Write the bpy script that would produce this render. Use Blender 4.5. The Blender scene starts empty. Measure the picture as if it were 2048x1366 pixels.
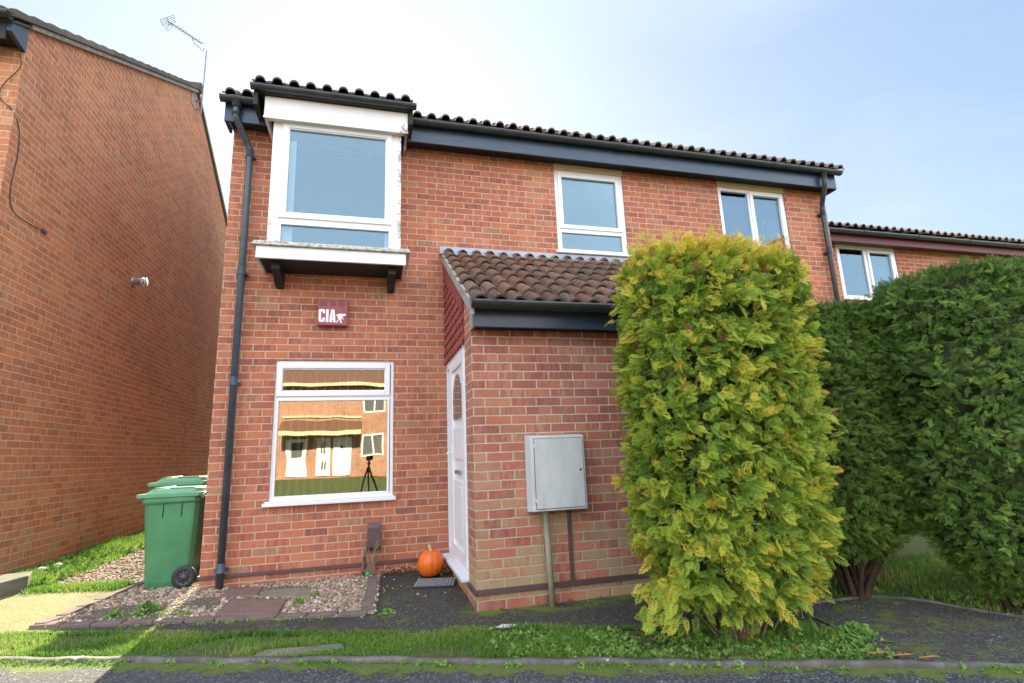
import bpy, math, random
import numpy as np
from mathutils import Vector, Matrix
random.seed(7); RNG = np.random.default_rng(11)
rad = math.radians
S = bpy.context.scene
COL = S.collection

# ------------------------------------------------------------------ camera
F = 1058.145; yaw, pit, rol = rad(15.181), rad(11.8387), rad(-2.18975)
cp, sp, cy_, sy_ = math.cos(pit), math.sin(pit), math.cos(yaw), math.sin(yaw)
fw = Vector((sy_*cp, cy_*cp, sp)); r0 = Vector((cy_, -sy_, 0)); u0 = r0.cross(fw)
rt = r0*math.cos(rol)+u0*math.sin(rol); up = -r0*math.sin(rol)+u0*math.cos(rol)
cam = bpy.data.cameras.new('camera'); co = bpy.data.objects.new('camera', cam); COL.objects.link(co)
M = Matrix((rt, up, -fw)).transposed().to_4x4(); M.translation = Vector((-0.4627, -5.9069, 1.0427))
co.matrix_world = M
cam.sensor_width = 36; cam.lens = F/2048*36; cam.clip_end = 2000; cam.clip_start = 0.02
S.camera = co

# ------------------------------------------------------------------ light
SUN_EL, SUN_AZ = rad(31.0), rad(-0.6)          # azimuth measured from +Y towards +X
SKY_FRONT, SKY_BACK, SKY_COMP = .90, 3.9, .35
w = bpy.data.worlds.new("World"); S.world = w; w.use_nodes = True
nt = w.node_tree; nt.nodes.clear()
wo = nt.nodes.new('ShaderNodeOutputWorld'); bg = nt.nodes.new('ShaderNodeBackground')
sky = nt.nodes.new('ShaderNodeTexSky'); sky.sky_type = 'NISHITA'; sky.sun_disc = False
sky.sun_elevation = SUN_EL; sky.sun_rotation = SUN_AZ
sky.air_density = 1.0; sky.dust_density = 1.6; sky.ozone_density = 1.5
bg.inputs[1].default_value = 0.12
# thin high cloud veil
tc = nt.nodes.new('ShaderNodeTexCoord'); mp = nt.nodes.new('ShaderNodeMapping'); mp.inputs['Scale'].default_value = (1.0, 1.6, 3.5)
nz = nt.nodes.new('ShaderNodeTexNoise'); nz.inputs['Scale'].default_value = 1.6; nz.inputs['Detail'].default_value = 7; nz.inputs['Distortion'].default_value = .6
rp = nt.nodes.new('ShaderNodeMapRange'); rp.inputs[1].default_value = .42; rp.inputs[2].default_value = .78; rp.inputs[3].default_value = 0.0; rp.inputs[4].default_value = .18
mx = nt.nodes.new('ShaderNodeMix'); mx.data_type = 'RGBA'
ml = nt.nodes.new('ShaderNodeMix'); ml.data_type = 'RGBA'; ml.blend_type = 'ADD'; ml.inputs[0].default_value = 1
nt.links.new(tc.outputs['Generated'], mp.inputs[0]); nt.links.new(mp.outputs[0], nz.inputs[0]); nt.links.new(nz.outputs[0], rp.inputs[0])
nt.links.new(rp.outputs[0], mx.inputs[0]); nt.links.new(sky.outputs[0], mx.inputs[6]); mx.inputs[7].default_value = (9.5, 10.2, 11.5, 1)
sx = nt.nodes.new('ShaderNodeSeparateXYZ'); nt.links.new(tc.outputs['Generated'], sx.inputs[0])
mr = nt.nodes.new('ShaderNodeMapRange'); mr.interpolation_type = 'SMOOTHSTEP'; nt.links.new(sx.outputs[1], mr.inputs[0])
mr.inputs[1].default_value = .40; mr.inputs[2].default_value = -.45; mr.inputs[3].default_value = SKY_FRONT; mr.inputs[4].default_value = SKY_BACK  # sky behind the camera brightened to light the shaded facade
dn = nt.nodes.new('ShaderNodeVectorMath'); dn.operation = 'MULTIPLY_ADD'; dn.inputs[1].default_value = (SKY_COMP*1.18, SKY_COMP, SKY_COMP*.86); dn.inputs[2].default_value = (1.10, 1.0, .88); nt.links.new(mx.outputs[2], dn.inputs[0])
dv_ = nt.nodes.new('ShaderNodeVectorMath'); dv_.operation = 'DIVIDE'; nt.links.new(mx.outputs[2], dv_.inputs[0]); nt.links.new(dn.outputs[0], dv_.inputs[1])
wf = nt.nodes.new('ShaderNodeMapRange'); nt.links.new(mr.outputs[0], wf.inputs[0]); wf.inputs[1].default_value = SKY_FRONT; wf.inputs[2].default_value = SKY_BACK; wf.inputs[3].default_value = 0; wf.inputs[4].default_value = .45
wm = nt.nodes.new('ShaderNodeMix'); wm.data_type = 'RGBA'; nt.links.new(wf.outputs[0], wm.inputs[0]); nt.links.new(dv_.outputs[0], wm.inputs[6]); wm.inputs[7].default_value = (1.62, 1.50, 1.34, 1)   # warm fill tint added to the sky behind the camera
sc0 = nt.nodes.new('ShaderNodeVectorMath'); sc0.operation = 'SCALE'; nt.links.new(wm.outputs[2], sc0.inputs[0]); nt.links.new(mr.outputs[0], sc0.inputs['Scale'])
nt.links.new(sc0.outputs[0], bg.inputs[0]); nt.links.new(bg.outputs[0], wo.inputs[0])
sl = bpy.data.lights.new('sun', 'SUN'); sl.energy = 4.0; sl.angle = rad(.5); sl.color = (1, .90, .66)
so = bpy.data.objects.new('sun', sl); COL.objects.link(so)
sd = Vector((math.sin(SUN_AZ)*math.cos(SUN_EL), math.cos(SUN_AZ)*math.cos(SUN_EL), math.sin(SUN_EL)))
so.rotation_euler = sd.to_track_quat('Z', 'Y').to_euler()
S.view_settings.view_transform = 'Standard'; S.view_settings.look = 'None'
S.view_settings.exposure = 2.22; S.view_settings.gamma = 1
S.render.engine = 'CYCLES'; S.cycles.max_bounces = 8

# ------------------------------------------------------------------ mesh builder
class MB:
    def __init__(s): s.v=[]; s.f=[]; s.uv=[]; s.r=[]; s.n=0; s.sm=[]
    def add(s, vs, fs, uvs=None, rnd=0.0, smooth=False):
        vs=np.asarray(vs,dtype=np.float32).reshape(-1,3); b=s.n; s.v.append(vs); s.n+=len(vs)
        for i,f in enumerate(fs):
            s.f.append(tuple(int(k)+b for k in f))
            s.uv.append(None if uvs is None else uvs[i])
            s.r.append(rnd if not hasattr(rnd,'__len__') else rnd[i]); s.sm.append(smooth)
        return s
    def box(s,x0,x1,y0,y1,z0,z1,rnd=0.0):
        if x0>x1:x0,x1=x1,x0
        if y0>y1:y0,y1=y1,y0
        if z0>z1:z0,z1=z1,z0
        v=[(x0,y0,z0),(x1,y0,z0),(x1,y1,z0),(x0,y1,z0),(x0,y0,z1),(x1,y0,z1),(x1,y1,z1),(x0,y1,z1)]
        f=[(0,3,2,1),(4,5,6,7),(0,1,5,4),(1,2,6,5),(2,3,7,6),(3,0,4,7)]
        dx,dy,dz=x1-x0,y1-y0,z1-z0
        uv=[[(0,0),(0,dy),(dx,dy),(dx,0)],[(0,0),(dx,0),(dx,dy),(0,dy)],[(x0,z0),(x1,z0),(x1,z1),(x0,z1)],[(y0,z0),(y1,z0),(y1,z1),(y0,z1)],[(x1,z0),(x0,z0),(x0,z1),(x1,z1)],[(y1,z0),(y0,z0),(y0,z1),(y1,z1)]]
        return s.add(v,f,uv,rnd)
    def prism(s,pts,a,b,axis='y',rnd=0.0,uvf=None):
        """extrude 2D polygon pts (p,q) between a and b along axis. y:(x,z) x:(y,z) z:(x,y)"""
        def P(p,q,t): return {'y':(p,t,q),'x':(t,p,q),'z':(p,q,t)}[axis]
        n=len(pts); v=[P(p,q,a) for p,q in pts]+[P(p,q,b) for p,q in pts]
        f=[tuple(range(n))[::-1],tuple(range(n,2*n))]+[(i,(i+1)%n,n+(i+1)%n,n+i) for i in range(n)]
        uvs=[[pts[i] for i in range(n)][::-1],[pts[i] for i in range(n)]]
        d=0
        for i in range(n):
            l=math.dist(pts[i],pts[(i+1)%n]); uvs.append([(d,a),(d+l,a),(d+l,b),(d,b)]); d+=l
        return s.add(v,f,uvs,rnd)
    def tube(s,path,r,n=10,caps=True,rnd=0.0,half=False):
        path=[Vector(p) for p in path]; rs=r if hasattr(r,'__len__') else [r]*len(path)
        V=[];prev=None
        for i,p in enumerate(path):
            t=((path[min(i+1,len(path)-1)]-p).normalized()+(p-path[max(i-1,0)]).normalized())
            if t.length<1e-6:t=Vector((0,0,1))
            t.normalize()
            if prev is None:
                a=Vector((0,0,1)) if abs(t.z)<.9 else Vector((0,1,0)); prev=a.cross(t).normalized()
            e=(prev-t*prev.dot(t)).normalized(); g=t.cross(e); prev=e
            for k in range(n):
                th=2*math.pi*k/n; V.append(p+e*math.cos(th)*rs[i]+g*math.sin(th)*rs[i])
        Fc=[]
        for i in range(len(path)-1):
            for k in range(n):
                Fc.append((i*n+k,i*n+(k+1)%n,(i+1)*n+(k+1)%n,(i+1)*n+k))
        s.add(V,Fc,None,rnd,True)
        if caps:
            b=s.n-len(V)
            for base in (0,(len(path)-1)*n):
                s.f.append(tuple(b+base+k for k in range(n))); s.uv.append(None); s.r.append(rnd); s.sm.append(False)
        return s
    def lathe(s,prof,c,axis='z',n=24,rnd=0.0,sx=1,sy=1):
        V=[]
        for r,h in prof:
            for k in range(n):
                th=2*math.pi*k/n; a,b=r*math.cos(th)*sx,r*math.sin(th)*sy
                q={'z':(a,b,h),'y':(a,h,b),'x':(h,a,b)}[axis]; V.append((c[0]+q[0],c[1]+q[1],c[2]+q[2]))
        Fc=[(i*n+k,i*n+(k+1)%n,(i+1)*n+(k+1)%n,(i+1)*n+k) for i in range(len(prof)-1) for k in range(n)]
        s.add(V,Fc,None,rnd,True); return s
    def build(s,name,mat,parent=None,loc=None,bevel=0,smooth=None,local=False):
        me=bpy.data.meshes.new(name)
        v=np.concatenate(s.v) if s.v else np.zeros((0,3),np.float32)
        off=np.zeros(3)
        if not local:
            if parent is not None: off=np.array(world_loc(parent))
            elif loc is not None: off=np.array(loc)
        v=v-off.astype(np.float32)
        me.from_pydata([tuple(x) for x in v.tolist()],[],s.f)
        if any(u is not None for u in s.uv):
            ul=me.uv_layers.new(name='UVMap'); arr=[]
            for f,u in zip(s.f,s.uv):
                arr.extend(u if u is not None else [(0,0)]*len(f))
            ul.data.foreach_set('uv',np.array(arr,np.float32).ravel())
        if any(x!=0 for x in s.r):
            at=me.attributes.new('rnd','FLOAT','FACE'); at.data.foreach_set('value',np.array(s.r,np.float32))
        me.polygons.foreach_set('use_smooth',np.array(s.sm if smooth is None else [smooth]*len(s.f),bool))
        me.materials.append(mat); me.update()
        o=bpy.data.objects.new(name,me); COL.objects.link(o)
        if parent is not None: o.parent=parent
        elif loc is not None: o.location=loc
        if bevel:
            m=o.modifiers.new('bevel','BEVEL'); m.width=bevel; m.segments=2; m.limit_method='ANGLE'; m.angle_limit=rad(40)
        return o
def world_loc(o):
    l=Vector(o.location)
    while o.parent: o=o.parent; l+=Vector(o.location)
    return l
def big(name,V,faces_arr,mat,rnd=None,parent=None,loc=None,smooth=False):
    """fast mesh: V (n,3), faces list of (k,m) int arrays with equal sizes"""
    off=np.array(world_loc(parent)) if parent is not None else (np.array(loc) if loc is not None else np.zeros(3))
    me=bpy.data.meshes.new(name); V=(V-off).astype(np.float32)
    me.vertices.add(len(V)); me.vertices.foreach_set('co',V.ravel())
    tot=np.concatenate([np.full(len(f),f.shape[1],np.int32) for f in faces_arr]); li=np.concatenate([f.ravel() for f in faces_arr]).astype(np.int32)
    me.loops.add(len(li)); me.loops.foreach_set('vertex_index',li)
    me.polygons.add(len(tot)); st=np.concatenate([[0],np.cumsum(tot)[:-1]]).astype(np.int32)
    me.polygons.foreach_set('loop_start',st); me.polygons.foreach_set('loop_total',tot)
    me.polygons.foreach_set('use_smooth',np.full(len(tot),smooth))
    if rnd is not None:
        at=me.attributes.new('rnd','FLOAT','FACE'); at.data.foreach_set('value',rnd.astype(np.float32))
    me.update(calc_edges=True); me.validate(); me.materials.append(mat)
    o=bpy.data.objects.new(name,me); COL.objects.link(o)
    if parent is not None:o.parent=parent
    elif loc is not None:o.location=loc
    return o
def empty(name,loc,label,cat,group=None,rz=0):
    o=bpy.data.objects.new(name,None); COL.objects.link(o); o.location=loc; o.rotation_euler=(0,0,rz); o.empty_display_size=.1
    return tag(o,label,cat,group)
def tag(o,label=None,cat=None,group=None,kind=None):
    if label:o['label']=label
    if cat:o['category']=cat
    if group:o['group']=group
    if kind:o['kind']=kind
    return o
def copy_tree(o,parent=None):
    c=o.copy(); COL.objects.link(c); c.parent=parent
    for ch in list(o.children): copy_tree(ch,c)
    return c

# ------------------------------------------------------------------ materials
def mat(name):
    m=bpy.data.materials.new(name); m.use_nodes=True; n=m.node_tree; b=n.nodes['Principled BSDF']; return m,n,b
class N:
    """tiny node helper"""
    def __init__(s,nt): s.nt=nt
    def new(s,t,**k):
        n=s.nt.nodes.new(t)
        for a,v in k.items(): setattr(n,a,v)
        return n
    def link(s,a,b): s.nt.links.new(a,b)
    def m(s,op,a,b=None,c=None,clamp=False):
        n=s.nt.nodes.new('ShaderNodeMath'); n.operation=op; n.use_clamp=clamp
        for i,x in enumerate((a,b,c)):
            if x is None: continue
            if isinstance(x,(int,float)): n.inputs[i].default_value=x
            else: s.link(x,n.inputs[i])
        return n.outputs[0]
    def noise(s,vec,scale,detail=3,rough=.5,dim='3D'):
        n=s.nt.nodes.new('ShaderNodeTexNoise'); n.noise_dimensions=dim; n.inputs['Scale'].default_value=scale; n.inputs['Detail'].default_value=detail; n.inputs['Roughness'].default_value=rough
        if vec is not None:s.link(vec,n.inputs['Vector'])
        return n.outputs[0]
    def ramp(s,fac,stops,interp='LINEAR'):
        n=s.nt.nodes.new('ShaderNodeValToRGB'); n.color_ramp.interpolation=interp; e=n.color_ramp.elements
        e[0].position=stops[0][0]; e[0].color=(*stops[0][1],1); e[1].position=stops[-1][0]; e[1].color=(*stops[-1][1],1)
        for p,c in stops[1:-1]:
            x=e.new(p); x.color=(*c,1)
        s.link(fac,n.inputs[0]); return n.outputs[0]
    def mix(s,f,a,b,mode='MIX'):
        n=s.nt.nodes.new('ShaderNodeMix'); n.data_type='RGBA'; n.blend_type=mode
        if isinstance(f,(int,float)): n.inputs[0].default_value=f
        else: s.link(f,n.inputs[0])
        for i,x in ((6,a),(7,b)):
            if isinstance(x,tuple): n.inputs[i].default_value=(*x,1)
            else: s.link(x,n.inputs[i])
        return n.outputs[2]
    def smooth(s,x,a,b,lo=0,hi=1):
        n=s.nt.nodes.new('ShaderNodeMapRange'); n.interpolation_type='SMOOTHSTEP'
        s.link(x,n.inputs[0]); n.inputs[1].default_value=a; n.inputs[2].default_value=b; n.inputs[3].default_value=lo; n.inputs[4].default_value=hi
        return n.outputs[0]
    def bump(s,h,strength,dist,b):
        n=s.nt.nodes.new('ShaderNodeBump'); n.inputs['Strength'].default_value=strength; n.inputs['Distance'].default_value=dist
        s.link(h,n.inputs['Height']); s.link(n.outputs[0],b.inputs['Normal'])
    def attr(s,name='rnd'):
        n=s.nt.nodes.new('ShaderNodeAttribute'); n.attribute_name=name; return n.outputs['Fac']
    def pos(s): return s.nt.nodes.new('ShaderNodeNewGeometry').outputs['Position']
    def obj(s): return s.nt.nodes.new('ShaderNodeTexCoord').outputs['Object']
    def sep(s,v):
        n=s.nt.nodes.new('ShaderNodeSeparateXYZ'); s.link(v,n.inputs[0]); return n.outputs
    def comb(s,x,y,z=0.0):
        n=s.nt.nodes.new('ShaderNodeCombineXYZ')
        for i,q in enumerate((x,y,z)):
            if isinstance(q,(int,float)): n.inputs[i].default_value=q
            else: s.link(q,n.inputs[i])
        return n.outputs[0]
def brick_mat(name,cols,mortar,algae=0.0,pale=0.0,tint=None,band=1.0,film=False):
    m,n,b=mat(name); h=N(n)
    uv=h.new('ShaderNodeUVMap').outputs[0]
    w1=h.new('ShaderNodeTexNoise'); w1.inputs['Scale'].default_value=28; w1.inputs['Detail'].default_value=2; h.link(uv,w1.inputs['Vector'])
    vs=h.new('ShaderNodeVectorMath',operation='SUBTRACT'); h.link(w1.outputs['Color'],vs.inputs[0]); vs.inputs[1].default_value=(.5,.5,.5)
    vm=h.new('ShaderNodeVectorMath',operation='SCALE'); h.link(vs.outputs[0],vm.inputs[0]); vm.inputs['Scale'].default_value=.009
    va=h.new('ShaderNodeVectorMath',operation='ADD'); h.link(uv,va.inputs[0]); h.link(vm.outputs[0],va.inputs[1])
    x,y,_=h.sep(va.outputs[0])
    rv=h.m('DIVIDE',y,.075); row=h.m('FLOOR',rv); fv=h.m('MULTIPLY',h.m('SUBTRACT',rv,row),.075)
    par=h.m('MODULO',h.m('ADD',row,1000),2)
    wn=h.new('ShaderNodeTexWhiteNoise',noise_dimensions='1D'); h.link(row,wn.inputs['W'])
    jit=h.m('MULTIPLY',h.m('SUBTRACT',wn.outputs['Value'],.5),.09)
    ru=h.m('ADD',h.m('ADD',h.m('DIVIDE',x,.225),h.m('MULTIPLY',par,.5)),jit); cell=h.m('FLOOR',ru); fu=h.m('MULTIPLY',h.m('SUBTRACT',ru,cell),.225)
    du=h.m('MINIMUM',fu,h.m('SUBTRACT',.225,fu)); dv=h.m('MINIMUM',fv,h.m('SUBTRACT',.075,fv)); d=h.m('MINIMUM',du,dv)
    mask=h.smooth(d,.0046,.0070)
    wc=h.new('ShaderNodeTexWhiteNoise',noise_dimensions='2D'); h.link(h.comb(cell,row),wc.inputs['Vector'])
    r1,r2,r3=[o for o in h.sep(wc.outputs['Color'])]
    base=h.ramp(r1,cols)
    # vertical kiss-mark bands inside each brick
    bn=h.noise(h.comb(h.m('ADD',h.m('MULTIPLY',fu,26),h.m('MULTIPLY',r2,91)),h.m('ADD',h.m('MULTIPLY',y,3),h.m('MULTIPLY',r3,57))),1.0,2,.6)
    bnd=h.smooth(bn,.44,.56)
    dark=h.mix(.50,base,(.17,.060,.060)); base=h.mix(h.m('MULTIPLY',bnd,h.m('MULTIPLY',h.smooth(r2,.0,.7),.95*band)),h.mix(.12,base,(.60,.27,.16)),dark)
    fn=h.noise(uv,180,3,.7); base=h.mix(h.m('MULTIPLY',h.smooth(fn,.3,.75),.30),base,h.mix(.5,base,(.55,.33,.24)))
    big_=h.noise(uv,.9,4,.6); 
    if pale: base=h.mix(h.m('MULTIPLY',h.smooth(h.noise(uv,1.6,5,.65),.50,.72),pale),base,(.50,.36,.28))
    if algae:
        hg=h.smooth(y,1.7,-.2); g=h.m('MULTIPLY',h.smooth(h.m('ADD',h.noise(uv,3.2,6,.7),h.m('MULTIPLY',h.m('SUBTRACT',r3,.5),.35)),.44,.64),h.m('MULTIPLY',hg,algae))
        base=h.mix(g,base,(.38,.31,.17))
        mortar_c=h.mix(h.m('MULTIPLY',hg,.45),mortar,(.36,.32,.20))
    else: mortar_c=h.mix(0.0,mortar,mortar)
    mo=h.mix(h.smooth(h.noise(uv,14,4,.6),.3,.7),mortar_c,h.mix(.45,mortar_c,(.30,.24,.18)))
    colr=h.mix(mask,mo,base)
    colr=h.mix(h.smooth(big_,.35,.7,0,.24),colr,h.mix(.5,colr,(.62,.32,.18))); colr=h.mix(h.smooth(h.noise(uv,.55,6,.7),.47,.66,0,.42),colr,h.mix(1.0,colr,(.55,.50,.50),'MULTIPLY'))
    if film: colr=h.mix(h.smooth(h.m('ADD',h.m('MULTIPLY',row,.075),h.m('MULTIPLY',h.noise(uv,.5,2),.05)),.62,.66,0,.16),colr,(.55,.28,.14))
    if tint: colr=h.mix(tint[3],colr,h.mix(1.0,colr,tint[:3],'MULTIPLY'))
    h.link(colr,b.inputs['Base Color']); b.inputs['Roughness'].default_value=.88; b.inputs['Specular IOR Level'].default_value=.25
    hh=h.m('ADD',h.m('MULTIPLY',mask,1.0),h.m('MULTIPLY',fn,.22)); h.bump(hh,.75,.006,b)
    return m
RED=[(0,(.29,.072,.048)),(.2,(.38,.092,.052)),(.5,(.44,.115,.058)),(.75,(.49,.145,.068)),(.93,(.42,.140,.075)),(1,(.34,.18,.10))]
M_brick=brick_mat('brick_front',RED,(.56,.41,.255),pale=.18)
M_brickP=brick_mat('brick_porch',[(0,(.31,.090,.070)),(.35,(.40,.112,.074)),(.65,(.47,.145,.085)),(1,(.42,.19,.12))],(.58,.49,.38),algae=.85,pale=.30)
M_brickO=brick_mat('brick_far_side',[(0,(.34,.16,.11)),(.5,(.44,.22,.15)),(1,(.40,.24,.17))],(.52,.44,.34),pale=.2)
M_brickL=brick_mat('brick_gable',[(0,(.42,.130,.062)),(.3,(.52,.150,.062)),(.6,(.58,.180,.070)),(.85,(.62,.235,.095)),(1,(.48,.24,.12))],(.70,.50,.28),algae=.35,pale=.16,film=True)
def simple(name,col,rough=.5,spec=.5,noise_amt=0,noise_scale=8,col2=None,bump=0,bscale=60,metal=0,coord='obj',stretch=None,coat=0):
    m,n,b=mat(name); h=N(n); v=h.obj() if coord=='obj' else h.pos()
    if stretch:
        mp=h.new('ShaderNodeMapping'); mp.inputs['Scale'].default_value=stretch; h.link(v,mp.inputs[0]); v=mp.outputs[0]
    if col2 is not None:
        c=h.mix(h.smooth(h.noise(v,noise_scale,6,.62),.5-.5*(1-noise_amt)-.001,.5+.3),col,col2); h.link(c,b.inputs['Base Color'])
    else: b.inputs['Base Color'].default_value=(*col,1)
    b.inputs['Roughness'].default_value=rough; b.inputs['Specular IOR Level'].default_value=spec; b.inputs['Metallic'].default_value=metal
    b.inputs['Coat Weight'].default_value=coat
    if bump: h.bump(h.noise(v,bscale,4,.6),bump,.004,b)
    return m
M_upvc=simple('white_upvc',(.80,.80,.82),.32,.5,.5,5,(.74,.74,.76))
M_oldwhite=None
def weathered_white():
    m,n,b=mat('weathered_white_paint'); h=N(n); v=h.pos()
    st=h.smooth(h.m('MULTIPLY',h.noise(v,38,5,.7),h.noise(v,5,3,.6)),.235,.29)
    s=h.sep(v); edge=h.m('MAXIMUM',h.smooth(s[2],3.40,3.18),h.smooth(s[0],-.24,-.19))
    edge=h.m('MAXIMUM',edge,h.m('MULTIPLY',h.smooth(s[0],-1.46,-1.50),h.smooth(s[2],3.6,3.3)))
    c=h.mix(h.m('MULTIPLY',st,h.m('ADD',h.m('MULTIPLY',edge,.8),.06)),h.mix(h.noise(v,7,4),(.80,.78,.78),(.74,.70,.66)),(.16,.14,.09))
    h.link(c,b.inputs['Base Color']); b.inputs['Roughness'].default_value=.5; h.bump(h.noise(v,90,3),.1,.002,b); return m
M_oldwhite=weathered_white()
M_sillmoss=simple('mossy_sill',(.66,.62,.54),.7,.3,.62,26,(.16,.15,.08),.4,70,coord='pos')
M_cream=simple('cream_board',(.66,.53,.36),.55,.4,.5,6,(.58,.44,.30),.1,40)
M_fascia=simple('slate_blue_fascia',(.022,.040,.068),.30,.5,.45,5,(.038,.060,.090),.15,30,stretch=(1,1,6))
M_black=simple('black_soffit',(.018,.018,.020),.6,.3,.5,8,(.03,.028,.026))
M_gutter=simple('dark_gutter',(.022,.030,.034),.34,.5,.5,9,(.050,.058,.055),.15,40)
M_pipe=simple('grey_downpipe',(.040,.058,.080),.34,.5,.5,6,(.075,.095,.115),coord='obj')
M_rust=simple('oxblood_fascia',(.15,.028,.030),.5,.4,.5,6,(.10,.03,.03),.1,40)
M_lead=simple('lead_flashing',(.26,.29,.34),.45,.5,.5,5,(.40,.41,.43),.5,14,metal=.25)
M_cement=simple('cement_verge',(.40,.36,.31),.95,.2,.5,12,(.20,.18,.15),.8,40)
M_brownpl=simple('brown_plastic',(.115,.070,.068),.5,.4,.5,10,(.085,.055,.055))
M_meter=simple('meter_box_grey',(.58,.61,.61),.42,.5,.55,4,(.46,.49,.47),stretch=(2.5,1,.7))
M_gap=simple('dark_gap',(.03,.03,.03),.9)
M_khaki=simple('khaki_pipe',(.36,.35,.25),.5,.4,.5,8,(.27,.25,.17))
M_alarm=simple('maroon_alarm_box',(.27,.045,.045),.42,.5,.4,6,(.33,.075,.075))
M_letter=simple('white_lettering',(.85,.84,.86),.5)
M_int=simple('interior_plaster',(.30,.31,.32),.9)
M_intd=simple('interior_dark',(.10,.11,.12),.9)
M_blind=simple('blind_fabric',(.86,.86,.82),.8,.2)
M_curtain=simple('net_curtain',(.90,.91,.93),.9)
M_redpel=simple('red_pelmet',(.22,.02,.03),.8)
M_green=simple('green_bin_plastic',(.058,.195,.085),.32,.5,.5,4,(.085,.265,.12),.05,60)
M_greenl=simple('green_bin_lid',(.115,.30,.17),.33,.5,.5,5,(.14,.34,.20),.05,60)
M_tyre=simple('black_rubber',(.022,.022,.024),.6)
M_hub=simple('grey_hub',(.07,.07,.075),.5)
M_stem=simple('pumpkin_stem',(.55,.43,.22),.8,.2,.5,20,(.40,.32,.15),.4,60)
M_galv=simple('galvanised_steel',(.35,.34,.34),.45,.5,.5,20,(.22,.20,.19),metal=.6)
M_cable=simple('black_cable',(.03,.028,.035),.6)
M_bark=simple('brown_bark',(.15,.085,.055),.95,.1,.5,14,(.07,.045,.035),.8,60,coord='pos')
M_gbark=simple('grey_bark',(.30,.24,.20),.95,.1,.5,14,(.18,.12,.09),.6,60,coord='pos')
M_bark2=simple('dark_bark',(.085,.055,.040),.95,.1,.5,14,(.045,.032,.024),.8,60,coord='pos')
M_twig=simple('dry_twig',(.36,.27,.17),.9,.1,.5,14,(.24,.17,.11))
M_slabR=simple('red_paving',(.24,.13,.105),.9,.2,.5,9,(.14,.10,.085),.7,50,coord='pos')
M_slabG=simple('buff_paving',(.27,.22,.16),.92,.2,.5,7,(.15,.14,.09),.7,50,coord='pos')
M_conc=simple('old_concrete',(.21,.19,.16),.93,.2,.5,7,(.10,.11,.06),.7,40,coord='pos')
M_edge=simple('edging_brick',(.20,.135,.12),.92,.2,.5,11,(.12,.10,.085),.7,50,coord='pos')
M_matr=simple('doormat_rubber',(.035,.035,.038),.7)
M_matb=simple('doormat_bristle',(.26,.26,.25),.9,.2,.5,40,(.15,.15,.145))
M_stonew=simple('pale_stone',(.62,.62,.58),.8,.2,.5,10,(.45,.46,.38),.4,40)
M_litter=simple('pale_scrap',(.60,.60,.66),.7)
M_leafd=None
def attr_mat(name,stops,rough=.6,spec=.3,trans=0.0,subs=0,bump=0,bscale=60,extra=None,sheen=0):
    m,n,b=mat(name); h=N(n); a=h.attr()
    c=h.ramp(a,stops)
    if extra: c=extra(h,c)
    h.link(c,b.inputs['Base Color']); b.inputs['Roughness'].default_value=rough; b.inputs['Specular IOR Level'].default_value=spec
    if bump: h.bump(h.noise(h.pos(),bscale,4,.6),bump,.004,b)
    if trans:
        out=n.nodes['Material Output']; t=h.new('ShaderNodeBsdfTranslucent'); h.link(c,t.inputs['Color']); ms=h.new('ShaderNodeMixShader'); ms.inputs[0].default_value=trans
        h.link(b.outputs[0],ms.inputs[1]); h.link(t.outputs[0],ms.inputs[2]); h.link(ms.outputs[0],out.inputs['Surface'])
    return m
M_leafd=attr_mat('dead_leaf',[(0,(.16,.06,.03)),(.5,(.28,.12,.05)),(1,(.40,.20,.10))],.8,.2,.2)
M_tileR=attr_mat('concrete_tile',[(0,(.10,.055,.040)),(.35,(.145,.070,.046)),(.7,(.20,.088,.053)),(1,(.165,.105,.078))],.85,.25,bump=.8,bscale=70,
    extra=lambda h,c:h.mix(h.smooth(h.noise(h.pos(),9,6,.75),.44,.60,0,.72),c,h.mix(h.smooth(h.noise(h.pos(),30,3),.4,.6),(.060,.050,.040),(.17,.15,.11))))
M_tileV=attr_mat('verge_tile',[(0,(.10,.09,.08)),(.5,(.145,.125,.105)),(1,(.19,.165,.14))],.9,.2,bump=.8,bscale=60,
    extra=lambda h,c:h.mix(h.smooth(h.noise(h.pos(),14,5,.7),.5,.7,0,.6),c,(.10,.10,.06)))
M_tileD=attr_mat('dark_tile',[(0,(.13,.105,.098)),(.5,(.19,.135,.118)),(1,(.25,.18,.15))],.85,.3,bump=.6,bscale=60)
M_hang=attr_mat('hanging_tile',[(0,(.24,.055,.05)),(.5,(.29,.068,.058)),(1,(.33,.085,.07))],.75,.3,bump=.2,bscale=50)
M_grass=attr_mat('grass_blade',[(0,(.085,.185,.030)),(.45,(.145,.285,.045)),(.75,(.240,.360,.060)),(.9,(.34,.37,.10)),(1,(.42,.36,.16))],.6,.25,.40)
M_weed=attr_mat('weed_leaf',[(0,(.10,.20,.040)),(.6,(.17,.30,.06)),(1,(.28,.38,.10))],.8,.12,.30)
M_gold=attr_mat('golden_conifer_leaf',[(0,(.055,.120,.020)),(.26,(.135,.240,.034)),(.56,(.26,.39,.045)),(.80,(.50,.54,.060)),(.93,(.70,.54,.07)),(.96,(.34,.14,.05)),(1,(.26,.10,.045))],.6,.25,.30)
M_dgreen=attr_mat('dark_conifer_leaf',[(0,(.062,.120,.022)),(.45,(.120,.215,.034)),(.8,(.195,.320,.048)),(.96,(.29,.42,.065)),(1,(.20,.11,.05))],.5,.35,.22)
M_core=simple('dark_inner_core',(.030,.050,.016),.95,.1,.5,30,(.050,.045,.020),.8,40,coord='pos')  # dark solid core blocks see-through, darkens the crown's centre by colour
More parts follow.
